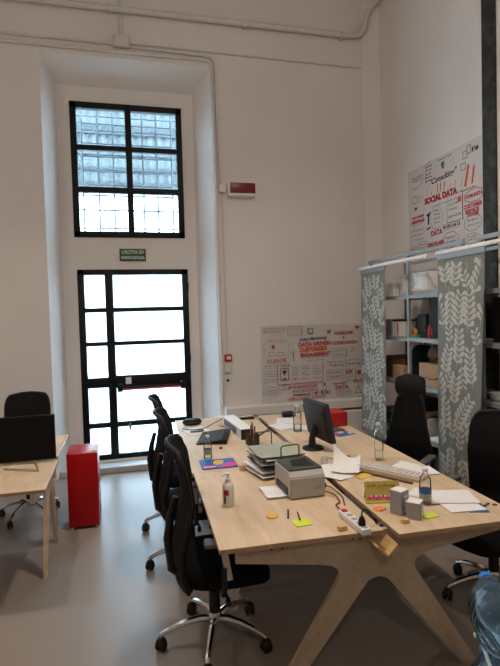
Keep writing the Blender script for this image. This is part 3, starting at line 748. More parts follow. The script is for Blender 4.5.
# ------------------------------------------------------------------ left bench things
def monitor_a():
    t = thing('computer_monitor', 'wide black computer monitor on the left bench, angled metal stand', 'monitor', (-0.78, 3.82, TOP), 0.0)
    sh = build('screen_housing', MB().box((-0.035, 0, 0.18), (0.65, 0.035, 0.315), bev=0.006), M['screen'], t)
    build('display', MB().box((-0.035, -0.019, 0.18), (0.62, 0.003, 0.285)), M['screen'], sh)
    mb = MB(); mb.tube([(-0.03, 0.03, 0.17), (0.0, 0.05, 0.08), (0.13, 0.015, 0.025), (0.145, -0.02, 0.010)], 0.009, 8)
    mb.tube([(0.15, -0.01, 0.008), (0.205, -0.235, 0.008), (-0.03, -0.12, 0.008)], 0.007, 8)
    build('stand', mb, M['alu'], t)
monitor_a()
t = thing('ring_binder', 'dark red ring binder standing on left bench behind the monitor', 'binder', (-0.545, 4.10, TOP))
build('cover', MB().box((0, 0, 0.07), (0.03, 0.10, 0.14), bev=0.003), M['darkred'], t)
build('spine_label', MB().box((0.0, -0.052, 0.08), (0.018, 0.002, 0.05)), M['paper'], t)
o = build('cable', MB().tube(bend([(-1.25, 3.60, TOP + .005), (-1.0, 3.62, TOP + .005), (-1.0, 3.55, TOP + .005), (-0.90, 3.42, TOP + .005)], 0.08), 0.004, 6), M['plastic_b']); tag(o, 'thin black cable lying on left bench by the monitor stand', 'cable')

# ------------------------------------------------------------------ things on the long bench (left side)
def put(mb_items, name, label, cat, x, y, rz=0.0, z=TOP, group=None):
    t = thing(name, label, cat, (x, y, z), rz, group)
    for nm, mb, m in mb_items: build(nm, mb, m, t)
    return t
def sheet_mb(w, d, curl=0.0, th=0.0012):
    return MB().grid(lambda u, v: (w * (u - .5), d * (v - .5), 0.0015 + th + curl * (abs(2 * u - 1) ** 3) * v), 10, 6, th)
def single(name, mb, m, label, cat, loc=(0, 0, 0), rz=0, group=None, smooth=40):
    o = build(name, mb, m, None, smooth); o.location = loc; o.rotation_euler = (0, 0, rz); return tag(o, label, cat, group)

# spectacle case
mb = MB().lathe([(0, 0), (0.055, 0.002), (0.075, 0.02), (0.075, 0.035), (0.06, 0.058), (0, 0.066)], 24); bmesh.ops.scale(mb.bm, vec=(1.2, 0.7, 0.95), verts=mb.bm.verts)
t = put([('case_body', mb, M['leather_b']), ('seam', MB().tube([(0.0905 * math.cos(a * PI / 12), 0.053 * math.sin(a * PI / 12), 0.028) for a in range(24)], 0.002, 6, closed=True), M['greypl'])], 'glasses_case', 'black oval glasses case at the far left corner of the long bench', 'case', 0.60, 4.66)
# papers + keys at far left
single('paper_sheet', sheet_mb(0.21, 0.29, 0.004), M['paper'], 'white sheet of paper lying by the glasses case', 'paper', (0.60, 4.39, TOP), 0.25)
mb = MB().tube(bend([(0.49, 4.50, TOP + .008), (0.55, 4.40, TOP + .010), (0.64, 4.41, TOP + .010), (0.70, 4.45, TOP + .010), (0.78, 4.55, TOP + .02), (0.90, 4.66, TOP + .04), (0.97, 4.70, TOP + .014)], 0.06), 0.0035, 6)
o = build('cable', mb, M['plastic_b']); tag(o, 'black cable curling from far edge over the white paper', 'cable')
mb = MB(); mb.box((0, 0, 0.010), (0.12, 0.022, 0.012), bev=0.004); mb.box((0.03, 0.025, 0.010), (0.07, 0.02, 0.012), rz=0.5, bev=0.004)
single('marker_pen', mb, M['greypl'], 'dark marker pens lying across the white paper sheet', 'pen', (0.60, 4.33, TOP + 0.002), 0.1)
# drawing tablet (wedge)
mb = MB(); mb.prism([(-0.12, 0), (0.12, 0), (0.12, 0.03), (0.09, 0.036), (-0.12, 0.008)], 0.40, RX(PI / 2) @ T(0, 0, -0.20))
t = put([('wedge_body', mb, M['leather_b']), ('drawing_surface', MB().box((-0.015, 0, 0.0225), (0.18, 0.34, 0.002), rot=RY(-0.1326)), M['greypl2'])], 'graphics_tablet', 'dark grey wedge-shaped graphics tablet on the long bench', 'tablet', 0.70, 4.07, -0.28)
# small water bottle
def pet_bottle(name, label, loc, h=0.155, r=0.030, lab=None, rz=0):
    t = thing(name, label, 'bottle', loc, rz)
    pr = [(0, 0.002), (r * .85, 0.0), (r, 0.012), (r, h * .55), (r * .93, h * .6), (r, h * .65), (r * .85, h * .80), (r * .42, h * .92), (r * .40, h)]
    bb = build('bottle_body', MB().lathe(pr, 20), M['clearpl'], t, 60)
    if lab: build('bottle_label', MB().lathe([(r * 1.02, h * (.34 if lab == 'blue' else .22)), (r * 1.02, h * .46)], 20), M[lab], bb, 60)
    if lab == 'blue': build('lower_label', MB().lathe([(r * 1.02, h * .14), (r * 1.02, h * .34)], 20), M['greenfilm'], bb, 60)
    build('cap', MB().lathe([(0, h), (r * .47, h), (r * .47, h + .014), (0, h + .014)], 14), M['white_pl'], t)
    build('water_fill', MB().lathe([(0, 0.006), (r * .9, 0.006), (r * .93, h * .42), (0, h * .42)], 16), M['water'], t, 60)
    return t
pet_bottle('water_bottle', 'small clear water bottle with green label near the magazine', (0.555, 3.50, TOP), lab='greenfilm')
# magazine
mb = MB(); mb.use(M['blue']); mb.box((0, 0, 0.004), (0.24, 0.21, 0.006), bev=0.001)
mag = build('cover', mb, None, thing('magazine', 'blue and pink magazine on the left half of the long bench', 'magazine', (0.60, 3.35, TOP), -0.04), 0)
K = T(0, 0, 0.0078)
mb = MB(); mb.use(M['pink']); mb.flat([(-0.11, -0.095), (-0.03, -0.095), (-0.02, -0.05), (-0.10, -0.04)], K); mb.flat([(0.01, -0.09), (0.115, -0.08), (0.115, 0.01), (0.02, -0.03)], K)
mb.use(M['yellow']); mb.flat([(-0.02, -0.04), (0.03, -0.02), (0.045, 0.06), (-0.015, 0.07), (-0.035, 0.01)], K)
mb.use(M['paper']); wtext(mb, 'SOCIAL', -0.065, -0.068, 0.024, T(0, 0, 0.0082), 0.001)
build('cover_print', mb, None, mag.parent, 0, False)
single('eraser', MB().box((0, 0, 0.008), (0.022, 0.016, 0.014), bev=0.004), M['card_d'], 'tiny dark brown piece beside the graphics tablet', 'eraser', (0.69, 3.73, TOP), 0.3)
t = thing('wooden_cube', 'small yellow wooden cubes left of the letter tray', 'wooden block', (0.725, 3.16, TOP)); build('block', MB().box((0, 0, 0.018), (0.034, 0.034, 0.034), rz=0.3, bev=0.002), M['block'], t); build('notch', MB().box((0.004, -0.003, 0.0355), (0.012, 0.012, 0.002), rz=0.3), M['card_d'], t)
single('red_ticket', MB().box((0, 0, 0.002), (0.03, 0.13, 0.0015), rz=0), M['red'], 'narrow red paper ticket near the white cardboard box', 'ticket', (0.855, 4.47, TOP), 0.35)
# sanitiser
t = thing('sanitizer_bottle', 'clear pump bottle of hand sanitizer with red label, front left of bench', 'bottle', (0.515, 2.60, TOP))
mb = MB(); pr = [(0, 0), (0.029, 0.001), (0.031, 0.008), (0.031, 0.105), (0.026, 0.120), (0.012, 0.128), (0.012, 0.132)]; mb.lathe(pr, 24); build('bottle_body', mb, M['frosted'], t, 60)
mb = MB(); mb.use(M['white_pl']); n = 12
def lab(a0, a1, z0, z1, mm):
    mb.use(mm)
    mb.grid(lambda u, v: (0.0316 * math.cos(a0 + (a1 - a0) * u), 0.0316 * math.sin(a0 + (a1 - a0) * u), z0 + (z1 - z0) * v), 8, 1)
lab(-2.6, -1.7, 0.062, 0.092, M['red']); lab(-2.6, -2.2, 0.02, 0.060, M['ink_b'])
build('bottle_label', mb, None, t, 60, False)
mb = MB().lathe([(0, 0.130), (0.015, 0.130), (0.015, 0.145), (0.006, 0.148), (0.005, 0.165), (0.011, 0.166), (0.012, 0.174), (0, 0.176)], 16); mb.tube([(0, 0, 0.170), (-0.025, -0.006, 0.170), (-0.036, -0.008, 0.163)], [0.006, 0.005, 0.004], 8)
build('pump_head', mb, M['white_pl'], t)
# long white box with black end
t = thing('cardboard_box', 'long narrow white printed box with black end behind the pen holder', 'box', (0.925, 4.25, TOP), 0.05)
build('box_body', MB().box((0.015, 0, 0.042), (0.11, 0.62, 0.082), bev=0.002), M['paper'], t, 0)
mb = MB(); mb.use(M['greypl']); mb.box((-0.0408, 0.05, 0.04), (0.0015, 0.42, 0.055)); mb.use(M['darkbox']); mb.box((0.015, -0.311, 0.042), (0.112, 0.006, 0.084)); build('box_print', mb, None, t, 0)
single('black_pouch', MB().grid(lambda u, v: (0.14 * (u - .5), 0.10 * (v - .5), 0.003 + 0.032 * math.sin(PI * u) * math.sin(PI * v)), 10, 8, 0.004), M['leather_b'], 'soft black pouch at the far end of left half of bench', 'pouch', (1.00, 4.70, TOP))
o = single('keyboard', MB().box((0, 0, 0.010), (0.16, 0.06, 0.018), bev=0.005), M['plastic_b'], 'small black device at the far edge by the bench gap', 'device', (1.13, 4.72, TOP)); o.name = 'black_device'
# pen holder
t = thing('pen_holder', 'square dark pen holder full of pens beside the white box', 'pen holder', (0.95, 3.77, TOP), 0.1)
mb = MB(); w = 0.042
for (a, b_, c, d) in ((-w, -w, w, -w + .006), (-w, w - .006, w, w), (-w, -w, -w + .006, w), (w - .006, -w, w, w)): mb.b2((a, b_, 0), (c, d, 0.088))
mb.b2((-w, -w, 0), (w, w, 0.006)); build('cup', mb, M['penwood'], t, 0)
for i, (dx, dy, lean, le, mm) in enumerate(((-.02, .01, .18, .15, 'orange'), (.0, .015, .05, .17, 'plastic_b'), (.018, .0, -.12, .15, 'white_pl'), (.01, -.02, .10, .145, 'plastic_b'), (-.012, -.018, -.06, .155, 'red'), (.024, .02, -.2, .15, 'greypl'))):
    tag(build('pen', MB().tube([(0.95 + dx, 3.77 + dy, TOP + .010), (0.95 + dx + lean * le * .55, 3.77 + dy + lean * .03, TOP + le)], 0.0045, 8), M[mm]),
        ['orange pen in the dark pen holder, leaning out', 'tallest black pen in the dark pen holder', 'white pen in the dark pen holder', 'short black pen at the front of the dark pen holder', 'red pen in the dark pen holder', 'grey pen leaning left in the dark pen holder'][i], 'pen', 'pens in the pen holder')
o = build('ruler', MB().box((1.03, 3.78, TOP + .075), (0.006, 0.30, 0.012), rot=RZ(0.15) @ RX(-0.45)), M['steelwire']); tag(o, 'dark metal rod leaning beside the pen holder', 'rod')
# letter tray
t = thing('letter_tray', 'wire letter tray piled with papers and plastic sleeves behind the printer', 'letter tray', (0.93, 3.10, TOP), 0.12)
mb = MB()
for z in (0.012, 0.060, 0.100):
    mb.tube([(-.13, -.17, z), (.13, -.17, z), (.13, .17, z), (-.13, .17, z)], 0.003, 6, closed=True)
    for k in range(5): mb.tube([(-.13 + .052 * (k + .5), -.17, z), (-.13 + .052 * (k + .5), .17, z)], 0.0018, 5)
build('wire_shelf', mb, M['steelwire'], t)
for yy in (-0.225, 0.17):
    x0, x1 = (-0.06, 0.06) if yy < 0 else (-0.08, 0.05)
    mb = MB().tube(bend([(x0, yy, 0.004), (x0, yy, 0.215), (x1, yy, 0.215), (x1, yy, 0.004)], 0.02), 0.0045, 8)
    mb.tube([(x0, yy, 0.05), (x0, yy * .75, 0.05)], 0.003, 6); mb.tube([(x1, yy, 0.05), (x1, yy * .75, 0.05)], 0.003, 6)
    build('wire_frame', mb, M['steelwire'], t)
tray = t
def pile(name, label, cat, x, y, z, w, d, h, rz, mats, group=None, n=4):
    t = thing(name, label, cat, (x, y, z), rz, group)
    for i in range(n):
        q = i / max(1, n - 1)
        mb = MB().grid(lambda u, v: (w * (u - .5) + random.uniform(-.001, .001), d * (v - .5), 0.0008 + h * q + 0.010 * (u - .5) ** 2 + 0.003 * math.sin(9 * v + i)), 8, 8, 0.0012)
        o = build('sheet', mb, M[mats[i % len(mats)]], t); o.rotation_euler = (0, 0, random.uniform(-.09, .09)); o.location = (random.uniform(-.01, .01), random.uniform(-.01, .01), 0)
pile('paper_stack', 'loose white papers sticking out of the lowest wire tray level', 'papers', 0.90, 3.08, TOP + .018, 0.27, 0.30, 0.026, 0.2, ['paper', 'clearpl', 'paper', 'paper'])
pile('paper_stack', 'plastic sleeves with papers on the middle wire tray level', 'papers', 0.92, 3.09, TOP + .066, 0.27, 0.30, 0.022, 0.05, ['clearpl', 'greypl', 'paper', 'cardgrey'])
pile('plastic_folder', 'pale green plastic folders piled on top of the wire tray', 'folder', 0.94, 3.11, TOP + .112, 0.29, 0.33, 0.018, 0.1, ['paper', 'greenfilm', 'greenfilm'], n=3)
# printer
t = thing('laser_printer', 'small grey laser printer with charcoal top and white output sheets', 'printer', (0.945, 2.695, TOP), 0.02)
mb = MB()
mb.prism([(-0.133, 0.004), (0.133, 0.004), (0.133, 0.145), (-0.10, 0.150), (-0.133, 0.118)], 0.205, Matrix(((0, 0, 1, -0.10), (1, 0, 0, 0), (0, 1, 0, 0), (0, 0, 0, 1))))
bm = mb.bm; bmesh.ops.recalc_face_normals(bm, faces=bm.faces)
bmesh.ops.bevel(bm, geom=[e for e in bm.edges], offset=0.005, segments=2, affect='EDGES')
build('printer_body', mb, M['printer_g'], t, 30)
mb = MB(); mb.box((0.004, 0.01, 0.150), (0.196, 0.22, 0.012), bev=0.004); build('top_cover', mb, M['printer_d'], t, 30)
mb = MB(); mb.prism([(-0.06, -0.05), (0.055, -0.075), (0.06, 0.075), (-0.04, 0.055)], 0.002, T(0.01, 0.01, 0.1562)); build('output_recess', mb, M['plastic_b'], t, 0)
mb = MB(); mb.b2((-0.106, -0.09, 0.020), (-0.098, 0.09, 0.055)); build('paper_slot', mb, M['plastic_b'], t, 0)
mb = MB(); mb.box((0.06, -0.1345, 0.055), (0.045, 0.002, 0.016)); build('badge', mb, M['cardgrey'], t, 0)
pile('paper_stack', 'white sheets lying half out of the printer front', 'papers', 0.815, 2.70, TOP, 0.16, 0.19, 0.012, 0.05, ['paper'], n=4)
# small things front
def lathe1(pr, n=20): return MB().lathe(pr, n)
single('sticky_dot', lathe1([(0, 0), (0.030, 0), (0.030, 0.006), (0.026, 0.009), (0, 0.009)]), M['yellow'], 'yellowish round tape roll stub on the bench front left', 'sticker', (0.69, 2.385, TOP))
t = thing('pen', 'black pen lying left of the lime sticky notes', 'pen', (0.775, 2.385, TOP + .006), 1.25)
build('barrel', MB().tube([(-0.055, 0, 0), (0.05, 0, 0)], 0.0048, 8), M['plastic_b'], t); build('tip', MB().tube([(0.05, 0, 0), (0.066, 0, 0)], [0.0045, 0.001], 8), M['white_pl'], t)
single('sticky_notes', MB().box((0, 0, 0.003), (0.085, 0.075, 0.005), bev=0.001), M['lime'], 'lime green sticky note pad in the middle of near left tabletop', 'sticky notes', (0.805, 2.265, TOP), 0.05)
t = thing('pencil', 'brown pencil lying on the lime sticky notes', 'pencil', (0.812, 2.33, TOP + .011), 1.35)
build('shaft', MB().tube([(-0.05, 0, 0), (0.045, 0, 0)], 0.0038, 6), M['card_d'], t); build('point', MB().tube([(0.045, 0, 0), (0.058, 0, 0)], [0.0038, 0.0006], 6), M['block'], t)
single('wood_block', MB().box((0, 0, 0.011), (0.042, 0.026, 0.021), bev=0.002), M['block'], 'small wooden block near the power strip', 'wooden block', (0.955, 2.135, TOP), 0.1)
single('wood_block', MB().box((0, 0, 0.010), (0.036, 0.022, 0.020), bev=0.002), M['block'], 'small wooden block in front of the two grey boxes', 'wooden block', (1.272, 2.118, TOP), 0.1)
# power strip
t = thing('power_strip', 'white power strip with red switch lying along the bench gap', 'power strip', (1.032, 2.17, TOP), 1.60)
build('strip_body', MB().box((0, 0, 0.016), (0.25, 0.048, 0.030), bev=0.006), M['white_pl'], t)
mb = MB()
for i in range(4): mb.lathe([(0, 0.0312), (0.016, 0.0312), (0.016, 0.032), (0, 0.032)], 14, (-0.10 + i * 0.048, 0, 0))
build('socket', mb, M['cardgrey'], t)
build('rocker_switch', MB().box((0.100, 0, 0.032), (0.028, 0.028, 0.009), bev=0.003), M['red'], t)
t = thing('power_plug', 'black plug pushed into the near end of the power strip', 'plug', (1.033, 2.09, TOP + .0325))
build('plug_body', MB().lathe([(0, 0), (0.017, 0), (0.017, 0.02), (0.009, 0.04), (0, 0.04)], 12), M['plastic_b'], t)
build('cord', MB().tube(bend([(0, 0, 0.036), (0.01, 0.02, 0.058), (0.05, 0.04, 0.05), (0.085, 0.05, 0.0), (0.100, 0.05, -0.028)], 0.03), 0.004, 6), M['plastic_b'], t)
o = build('cable', MB().tube(bend([(1.05, 2.60, TOP + .02), (1.10, 2.54, TOP + .012), (1.085, 2.44, TOP + .006), (1.045, 2.42, TOP + .006), (1.035, 2.34, TOP + .015)], 0.04), 0.0035, 6), M['darkred']); tag(o, 'thin dark cable from printer to the power strip', 'cable')
o = build('cable', MB().tube(bend([(1.05, 2.66, TOP + .03), (1.115, 2.66, TOP + .02), (1.135, 2.52, TOP + .006), (1.09, 2.40, TOP + .006)], 0.05), 0.003, 6), M['plastic_b']); tag(o, 'thin black cable looping beside the printer rear', 'cable')
single('usb_plug', MB().box((0, 0, 0.02), (0.03, 0.045, 0.03), bev=0.006), M['plastic_b'], 'black connector block beside right side of printer', 'connector', (1.085, 2.69, TOP), 0.2)

# ------------------------------------------------------------------ things on right half
# monitor seen from behind
t = thing('computer_monitor', 'black flat monitor on round foot seen from behind, right half of bench', 'monitor', (1.345, 3.50, TOP), 0.0)
ma = RZ(math.radians(-84)) @ RX(math.radians(11))
def msc(name, mb, m):
    o = build(name, mb, m, t, 30); o.matrix_local = T(0.050, 0.015, 0.205) @ ma; return o
msc('rear_housing', MB().box((0, 0.0, 0), (0.35, 0.03, 0.29), bev=0.006).box((0, -0.020, 0.0), (0.31, 0.03, 0.23), bev=0.012), M['monitor_b'])
msc('bezel', MB().box((0, 0.018, 0), (0.355, 0.016, 0.296), bev=0.004), M['bluesheen'])
msc('display', MB().box((0, 0.0255, 0.004), (0.33, 0.002, 0.26)), M['screen'])
mb = MB(); mb.tube([(-0.005, 0.0, 0.012), (-0.005, 0.0, 0.08), (0.02, 0.0, 0.17)], [0.03, 0.024, 0.022], 12); build('neck', mb, M['plastic_b'], t)
mb = MB().lathe([(0, 0), (0.078, 0), (0.082, 0.006), (0.076, 0.014), (0.03, 0.022), (0, 0.024)], 32); build('foot', mb, M['plastic_b'], t).location = (0.0, 0.0, 0)
# far end
t = thing('thermos_flask', 'short black cylinder lying at the far end of the right half', 'flask', (1.54, 4.66, TOP + .03), 0.0)
build('flask_body', MB().lathe([(0, -0.06), (0.026, -0.06), (0.029, -0.05), (0.029, 0.04), (0, 0.04)], 18, (0, 0, 0), RY(PI / 2)), M['plastic_b'], t); build('lid', MB().lathe([(0, 0.04), (0.026, 0.04), (0.026, 0.07), (0, 0.07)], 18, (0, 0, 0), RY(PI / 2)), M['greypl'], t)
for x, y, a, l in ((1.35, 4.27, 0.3, 'white sheet with drawing, leftmost of the far papers behind the monitor'), (1.46, 4.50, -0.35, 'white sheet behind the other far papers, close to the black flask'), (1.47, 4.20, 0.9, 'white sheet lying nearest the clear jar behind the monitor')):
    s = thing('paper_sheet', l, 'paper', (x, y, TOP + 0.001 * (1 + a)), a, 'papers at the far end of right half')
    build('sheet', sheet_mb(0.17, 0.24, 0.003), M['paper'], s)
    mb = MB()
    for i in range(5): squiggle(mb, -0.06, 0.08 - i * 0.035, 0.10, 0.008, T(0, 0, 0.0032), 0.0015)
    build('writing', mb, M['ink_b'], s, 0, False)
t = thing('glass_carafe', 'clear glass carafe left of the monitor, partly hidden by it', 'bottle', (1.423, 4.06, TOP))
build('glass', MB().lathe([(0, 0.003), (0.034, 0.0), (0.036, 0.006), (0.036, 0.15), (0.020, 0.18), (0.018, 0.215)], 20), M['clear'], t, 60); build('stopper', MB().lathe([(0, 0.213), (0.019, 0.213), (0.019, 0.232), (0, 0.232)], 14), M['white_pl'], t)
build('water_fill', MB().lathe([(0, 0.006), (0.031, 0.006), (0.031, 0.06), (0, 0.06)], 16), M['water'], t, 60)
t = thing('red_box', 'bright red cardboard box on far right corner of bench', 'box', (1.78, 4.20, TOP), 0.03)
build('box_body', MB().box((0, 0, 0.062), (0.24, 0.22, 0.122), bev=0.003), M['red'], t, 30); build('lid_edge', MB().box((0, 0, 0.118), (0.243, 0.223, 0.012), bev=0.002), M['red'], t, 30)
t = thing('laptop', 'grey laptop with lid tilted up, in front of the red box', 'laptop', (1.66, 3.985, TOP), 0.32)
mb = MB(); mb.prism([(-0.13, 0.0), (0.14, 0.0), (-0.13, 0.13)], 0.010, T(0.02, 0.04, 0.002) @ RX(PI / 2)); build('lid', mb, M['greypl'], t, 0)
mb = MB().box((0.01, -0.02, 0.005), (0.26, 0.12, 0.008), bev=0.002); build('base', mb, M['greypl'], t, 30)
t = thing('magazine', 'colourful blue yellow and pink leaflet in front of the red box', 'magazine', (1.735, 3.845, TOP), 0.3)
mb = MB(); mb.use(M['blue']); mb.box((0, 0, 0.002), (0.17, 0.14, 0.003))
build('cover', mb, None, t, 0)
mb = MB(); mb.use(M['yellow']); mb.flat([(-.02, .0), (.04, .01), (.05, .06), (-.01, .065)], T(0, 0, .0042)); mb.use(M['pink']); mb.flat([(-.075, .0), (-.03, .0), (-.02, .06), (-.07, .065)], T(0, 0, .0042)); mb.use(M['paper']); mb.flat([(.05, -.05), (.08, -.04), (.07, -.01), (.045, -.015)], T(0, 0, .0042)); build('cover_print', mb, None, t, 0, False)
# clear glass bottle
t = thing('glass_bottle', 'tall clear glass water bottle by the right edge of bench', 'bottle', (1.655, 3.075, TOP))
build('glass', MB().lathe([(0, 0.004), (0.029, 0.0), (0.031, 0.006), (0.031, 0.165), (0.027, 0.185), (0.013, 0.205), (0.012, 0.235), (0.014, 0.24)], 24), M['clear'], t, 60)
build('water_fill', MB().lathe([(0, 0.008), (0.028, 0.008), (0.028, 0.068), (0, 0.068)], 20), M['water'], t, 60)
build('cap', MB().lathe([(0, 0.240), (0.015, 0.240), (0.015, 0.256), (0, 0.256)], 16), M['white_pl'], t)
# cup, spectacles
single('plastic_cup', MB().lathe([(0, 0.001), (0.020, 0), (0.026, 0.052), (0.0245, 0.052), (0.019, 0.004)], 18), M['frosted'], 'small translucent cup behind the printer, by crumpled papers', 'cup', (1.27, 3.10, TOP), smooth=60)
t = thing('eyeglasses', 'dark rimmed eyeglasses lying by the crumpled white papers', 'glasses', (1.42, 3.12, TOP + .018), 0.35)
mb = MB()
for s in (-1, 1): mb.tube([(s * 0.035 + 0.024 * math.cos(a * PI / 8), 0, 0.018 * math.sin(a * PI / 8)) for a in range(16)], 0.0022, 6, closed=True)
mb.tube([(-0.011, 0, 0.004), (0.011, 0, 0.004)], 0.002, 6); build('rim', mb, M['card_d'], t)
for s in (-1, 1): build('temple', MB().tube([(s * 0.060, 0, 0.004), (s * 0.062, 0.10, 0.0), (s * 0.060, 0.135, -0.014)], 0.002, 6), M['card_d'], t)
# crumpled papers
def crumple(name, label, x, y, rz, w, d, lift, seed, z=TOP):
    rnd = random.Random(seed); ph = [rnd.uniform(0, 6) for _ in range(4)]
    def f(u, v):
        a = lift * max(0, u - .45) ** 1.6 * 1.6 * (0.6 + 0.4 * math.sin(3 * v + ph[0]))
        return (w * (u - .5), d * (v - .5), 0.002 + a + 0.006 * (1 + math.sin(5 * u + ph[1]) * math.sin(6 * v + ph[2])) * 0.6)
    return single(name, MB().grid(f, 12, 12, 0.0012), M['paper'], label, 'paper', (x, y, z), rz, 'crumpled papers', 25)
crumple('crumpled_paper', 'flat white paper beside the printer, in front of the eyeglasses', 1.255, 2.93, 0.5, 0.21, 0.28, 0.02, 1)
crumple('crumpled_paper', 'white paper standing up in a fold beside the long cream keyboard', 1.355, 2.95, 1.05, 0.22, 0.17, 0.24, 5, TOP + 0.014)
single('sticky_note', sheet_mb(0.10, 0.07, 0.008), M['yellow'], 'yellow paper slip under the folded white paper', 'sticky note', (1.40, 2.80, TOP), 0.3)
# keyboard (long, cream)
t = thing('keyboard', 'long cream computer keyboard lying diagonally on the right half', 'keyboard', (1.585, 2.80, TOP), math.radians(-58))
build('keyboard_base', MB().box((0, 0, 0.012), (0.43, 0.12, 0.020), bev=0.005), M['beige_pl'], t)
mb = MB()
for i in range(14):
    for j in range(4): mb.box((-0.19 + i * 0.029, -0.042 + j * 0.027, 0.026), (0.024, 0.022, 0.009), bev=0.002, seg=1)
ok = build('keys', mb, M['paper_g'], t, 30); ok['kind'] = 'stuff'
single('wooden_strip', MB().box((0, 0, 0.006), (0.36, 0.018, 0.010), bev=0.002), M['brown'], 'thin reddish brown strip lying along the keyboard front edge', 'strip', (1.505, 2.735, TOP), math.radians(-58))
for x, y, a, l in ((1.735, 2.88, 0.6, 'white sheet sticking out behind the cream keyboard, farther one'), (1.775, 2.765, -0.1, 'white sheet to the right of the cream keyboard, near the curtain')):
    single('paper_sheet', sheet_mb(0.18, 0.15, 0.006), M['paper'], l, 'paper', (x, y, TOP + (0.001 if a > 0 else 0.003)), a)
# yellow flyer standing
t = thing('tent_card', 'yellow card with pink printed pattern propped upright on the bench', 'card', (1.298, 2.372, TOP), -0.22)
cr = T(0, 0, 0.002) @ RX(math.radians(-18))
o1 = build('card', MB().box((0, 0, 0.055), (0.185, 0.003, 0.11)), mat('mustard_card', (0.48, 0.36, 0.08), 0.7, var=0.08, scale=20), t, 0); o1.matrix_local = cr
mb = MB(); mb.use(M['ink_b']); squiggle(mb, -0.08, 0.080, 0.15, 0.013, T(0, -0.0025, 0) @ RX(PI / 2), 0.0022)
mb.use(M['pink'])
for i in range(9): disc(mb, -0.07 + i * 0.018, 0.026 + 0.006 * math.sin(i * 2), 0.009, T(0, -0.0022, 0) @ RX(PI / 2))
mb.use(M['paper'])
for i in range(6): disc(mb, -0.06 + i * 0.024, 0.036, 0.005, T(0, -0.0026, 0) @ RX(PI / 2))
mb.use(M['lime']); mb.flat([(-.09, .003), (.09, .003), (.09, .010), (-.09, .012)], T(0, -0.0022, 0) @ RX(PI / 2))
o2 = build('card_print', mb, None, t, 0, False); o2.matrix_local = cr
o3 = build('back_flap', MB().box((0, 0.056, 0.045), (0.17, 0.003, 0.09), rot=RX(math.radians(22))), M['yellow'], t, 0)
# two little grey boxes
def mini_box(label, x, y, w, h, rz):
    t = thing('small_box', label, 'box', (x, y, TOP), rz)
    build('box_body', MB().box((0, 0, h / 2), (w, w, h), bev=0.002), M['cardgrey'], t, 0)
    build('box_top', MB().box((0, 0, h + 0.0005), (w * .97, w * .97, 0.002)), M['paper'], t, 0)
    mb = MB(); mb.use(M['white_metal']); mb.box((0.006, -w / 2 - .0006, h * .45), (w * .45, 0.001, h * .7)); mb.use(M['greypl'])
    for i in range(3): mb.box((-w * .2, -w / 2 - .001, h * (.3 + .2 * i)), (w * .3, 0.001, h * .04))
    build('box_print', mb, None, t, 0)
mini_box('taller of the two small grey boxes with white top', 1.310, 2.235, 0.066, 0.118, 0.45)
mini_box('shorter small grey box with white top, in front of taller one', 1.352, 2.165, 0.068, 0.080, 0.75)
single('orange_scrap', MB().grid(lambda u, v: (0.06 * (u - .5), 0.045 * (v - .5), 0.003 + 0.006 * math.sin(7 * u) ** 2), 8, 5, 0.001), M['orange'], 'small crumpled orange paper scrap in front of the yellow card', 'scrap', (1.24, 2.305, TOP), 0.4)
pet_bottle('water_bottle', 'clear water bottle with blue label on the near right half', (1.50, 2.30, TOP), 0.172, 0.031, 'blue')
single('paper_sheet', MB().box((0, 0, 0.0035), (0.25, 0.19, 0.0045)), M['paper'], 'stack of white paper, larger top one near the right bench edge', 'paper', (1.665, 2.325, TOP + .006), -0.30)
single('paper_sheet', MB().box((0, 0, 0.003), (0.19, 0.12, 0.004)), M['paper'], 'folded white paper under the larger stack, nearer the camera', 'paper', (1.645, 2.195, TOP + .001), -0.12)
single('paper_sheet', sheet_mb(0.10, 0.13, 0.002), M['paper'], 'white paper slip leading from water bottle towards the paper stack', 'paper', (1.56, 2.44, TOP), -0.9)
single('blue_card', MB().box((0, 0, 0.0015), (0.10, 0.12, 0.0012)), M['blue'], 'blue card peeking out under the white paper stack', 'card', (1.70, 2.17, TOP - .0004), -0.3)
single('sticky_notes', MB().box((0, 0, 0.003), (0.072, 0.05, 0.006), bev=0.001), M['lime'], 'lime green sticky notes right of the two grey boxes', 'sticky notes', (1.425, 2.15, TOP), 0.1)
for i, (x, y, a) in enumerate(((1.79, 2.19, .3), (1.815, 2.17, -.4), (1.76, 2.175, .1))):
    single('wood_chip', MB().box((0, 0, 0.004), (0.022, 0.010, 0.007), bev=0.001), M['card_d'], 'small dark brown chip by the near right bench edge', 'chip', (x, y, TOP), a, 'dark chips on the bench edge')

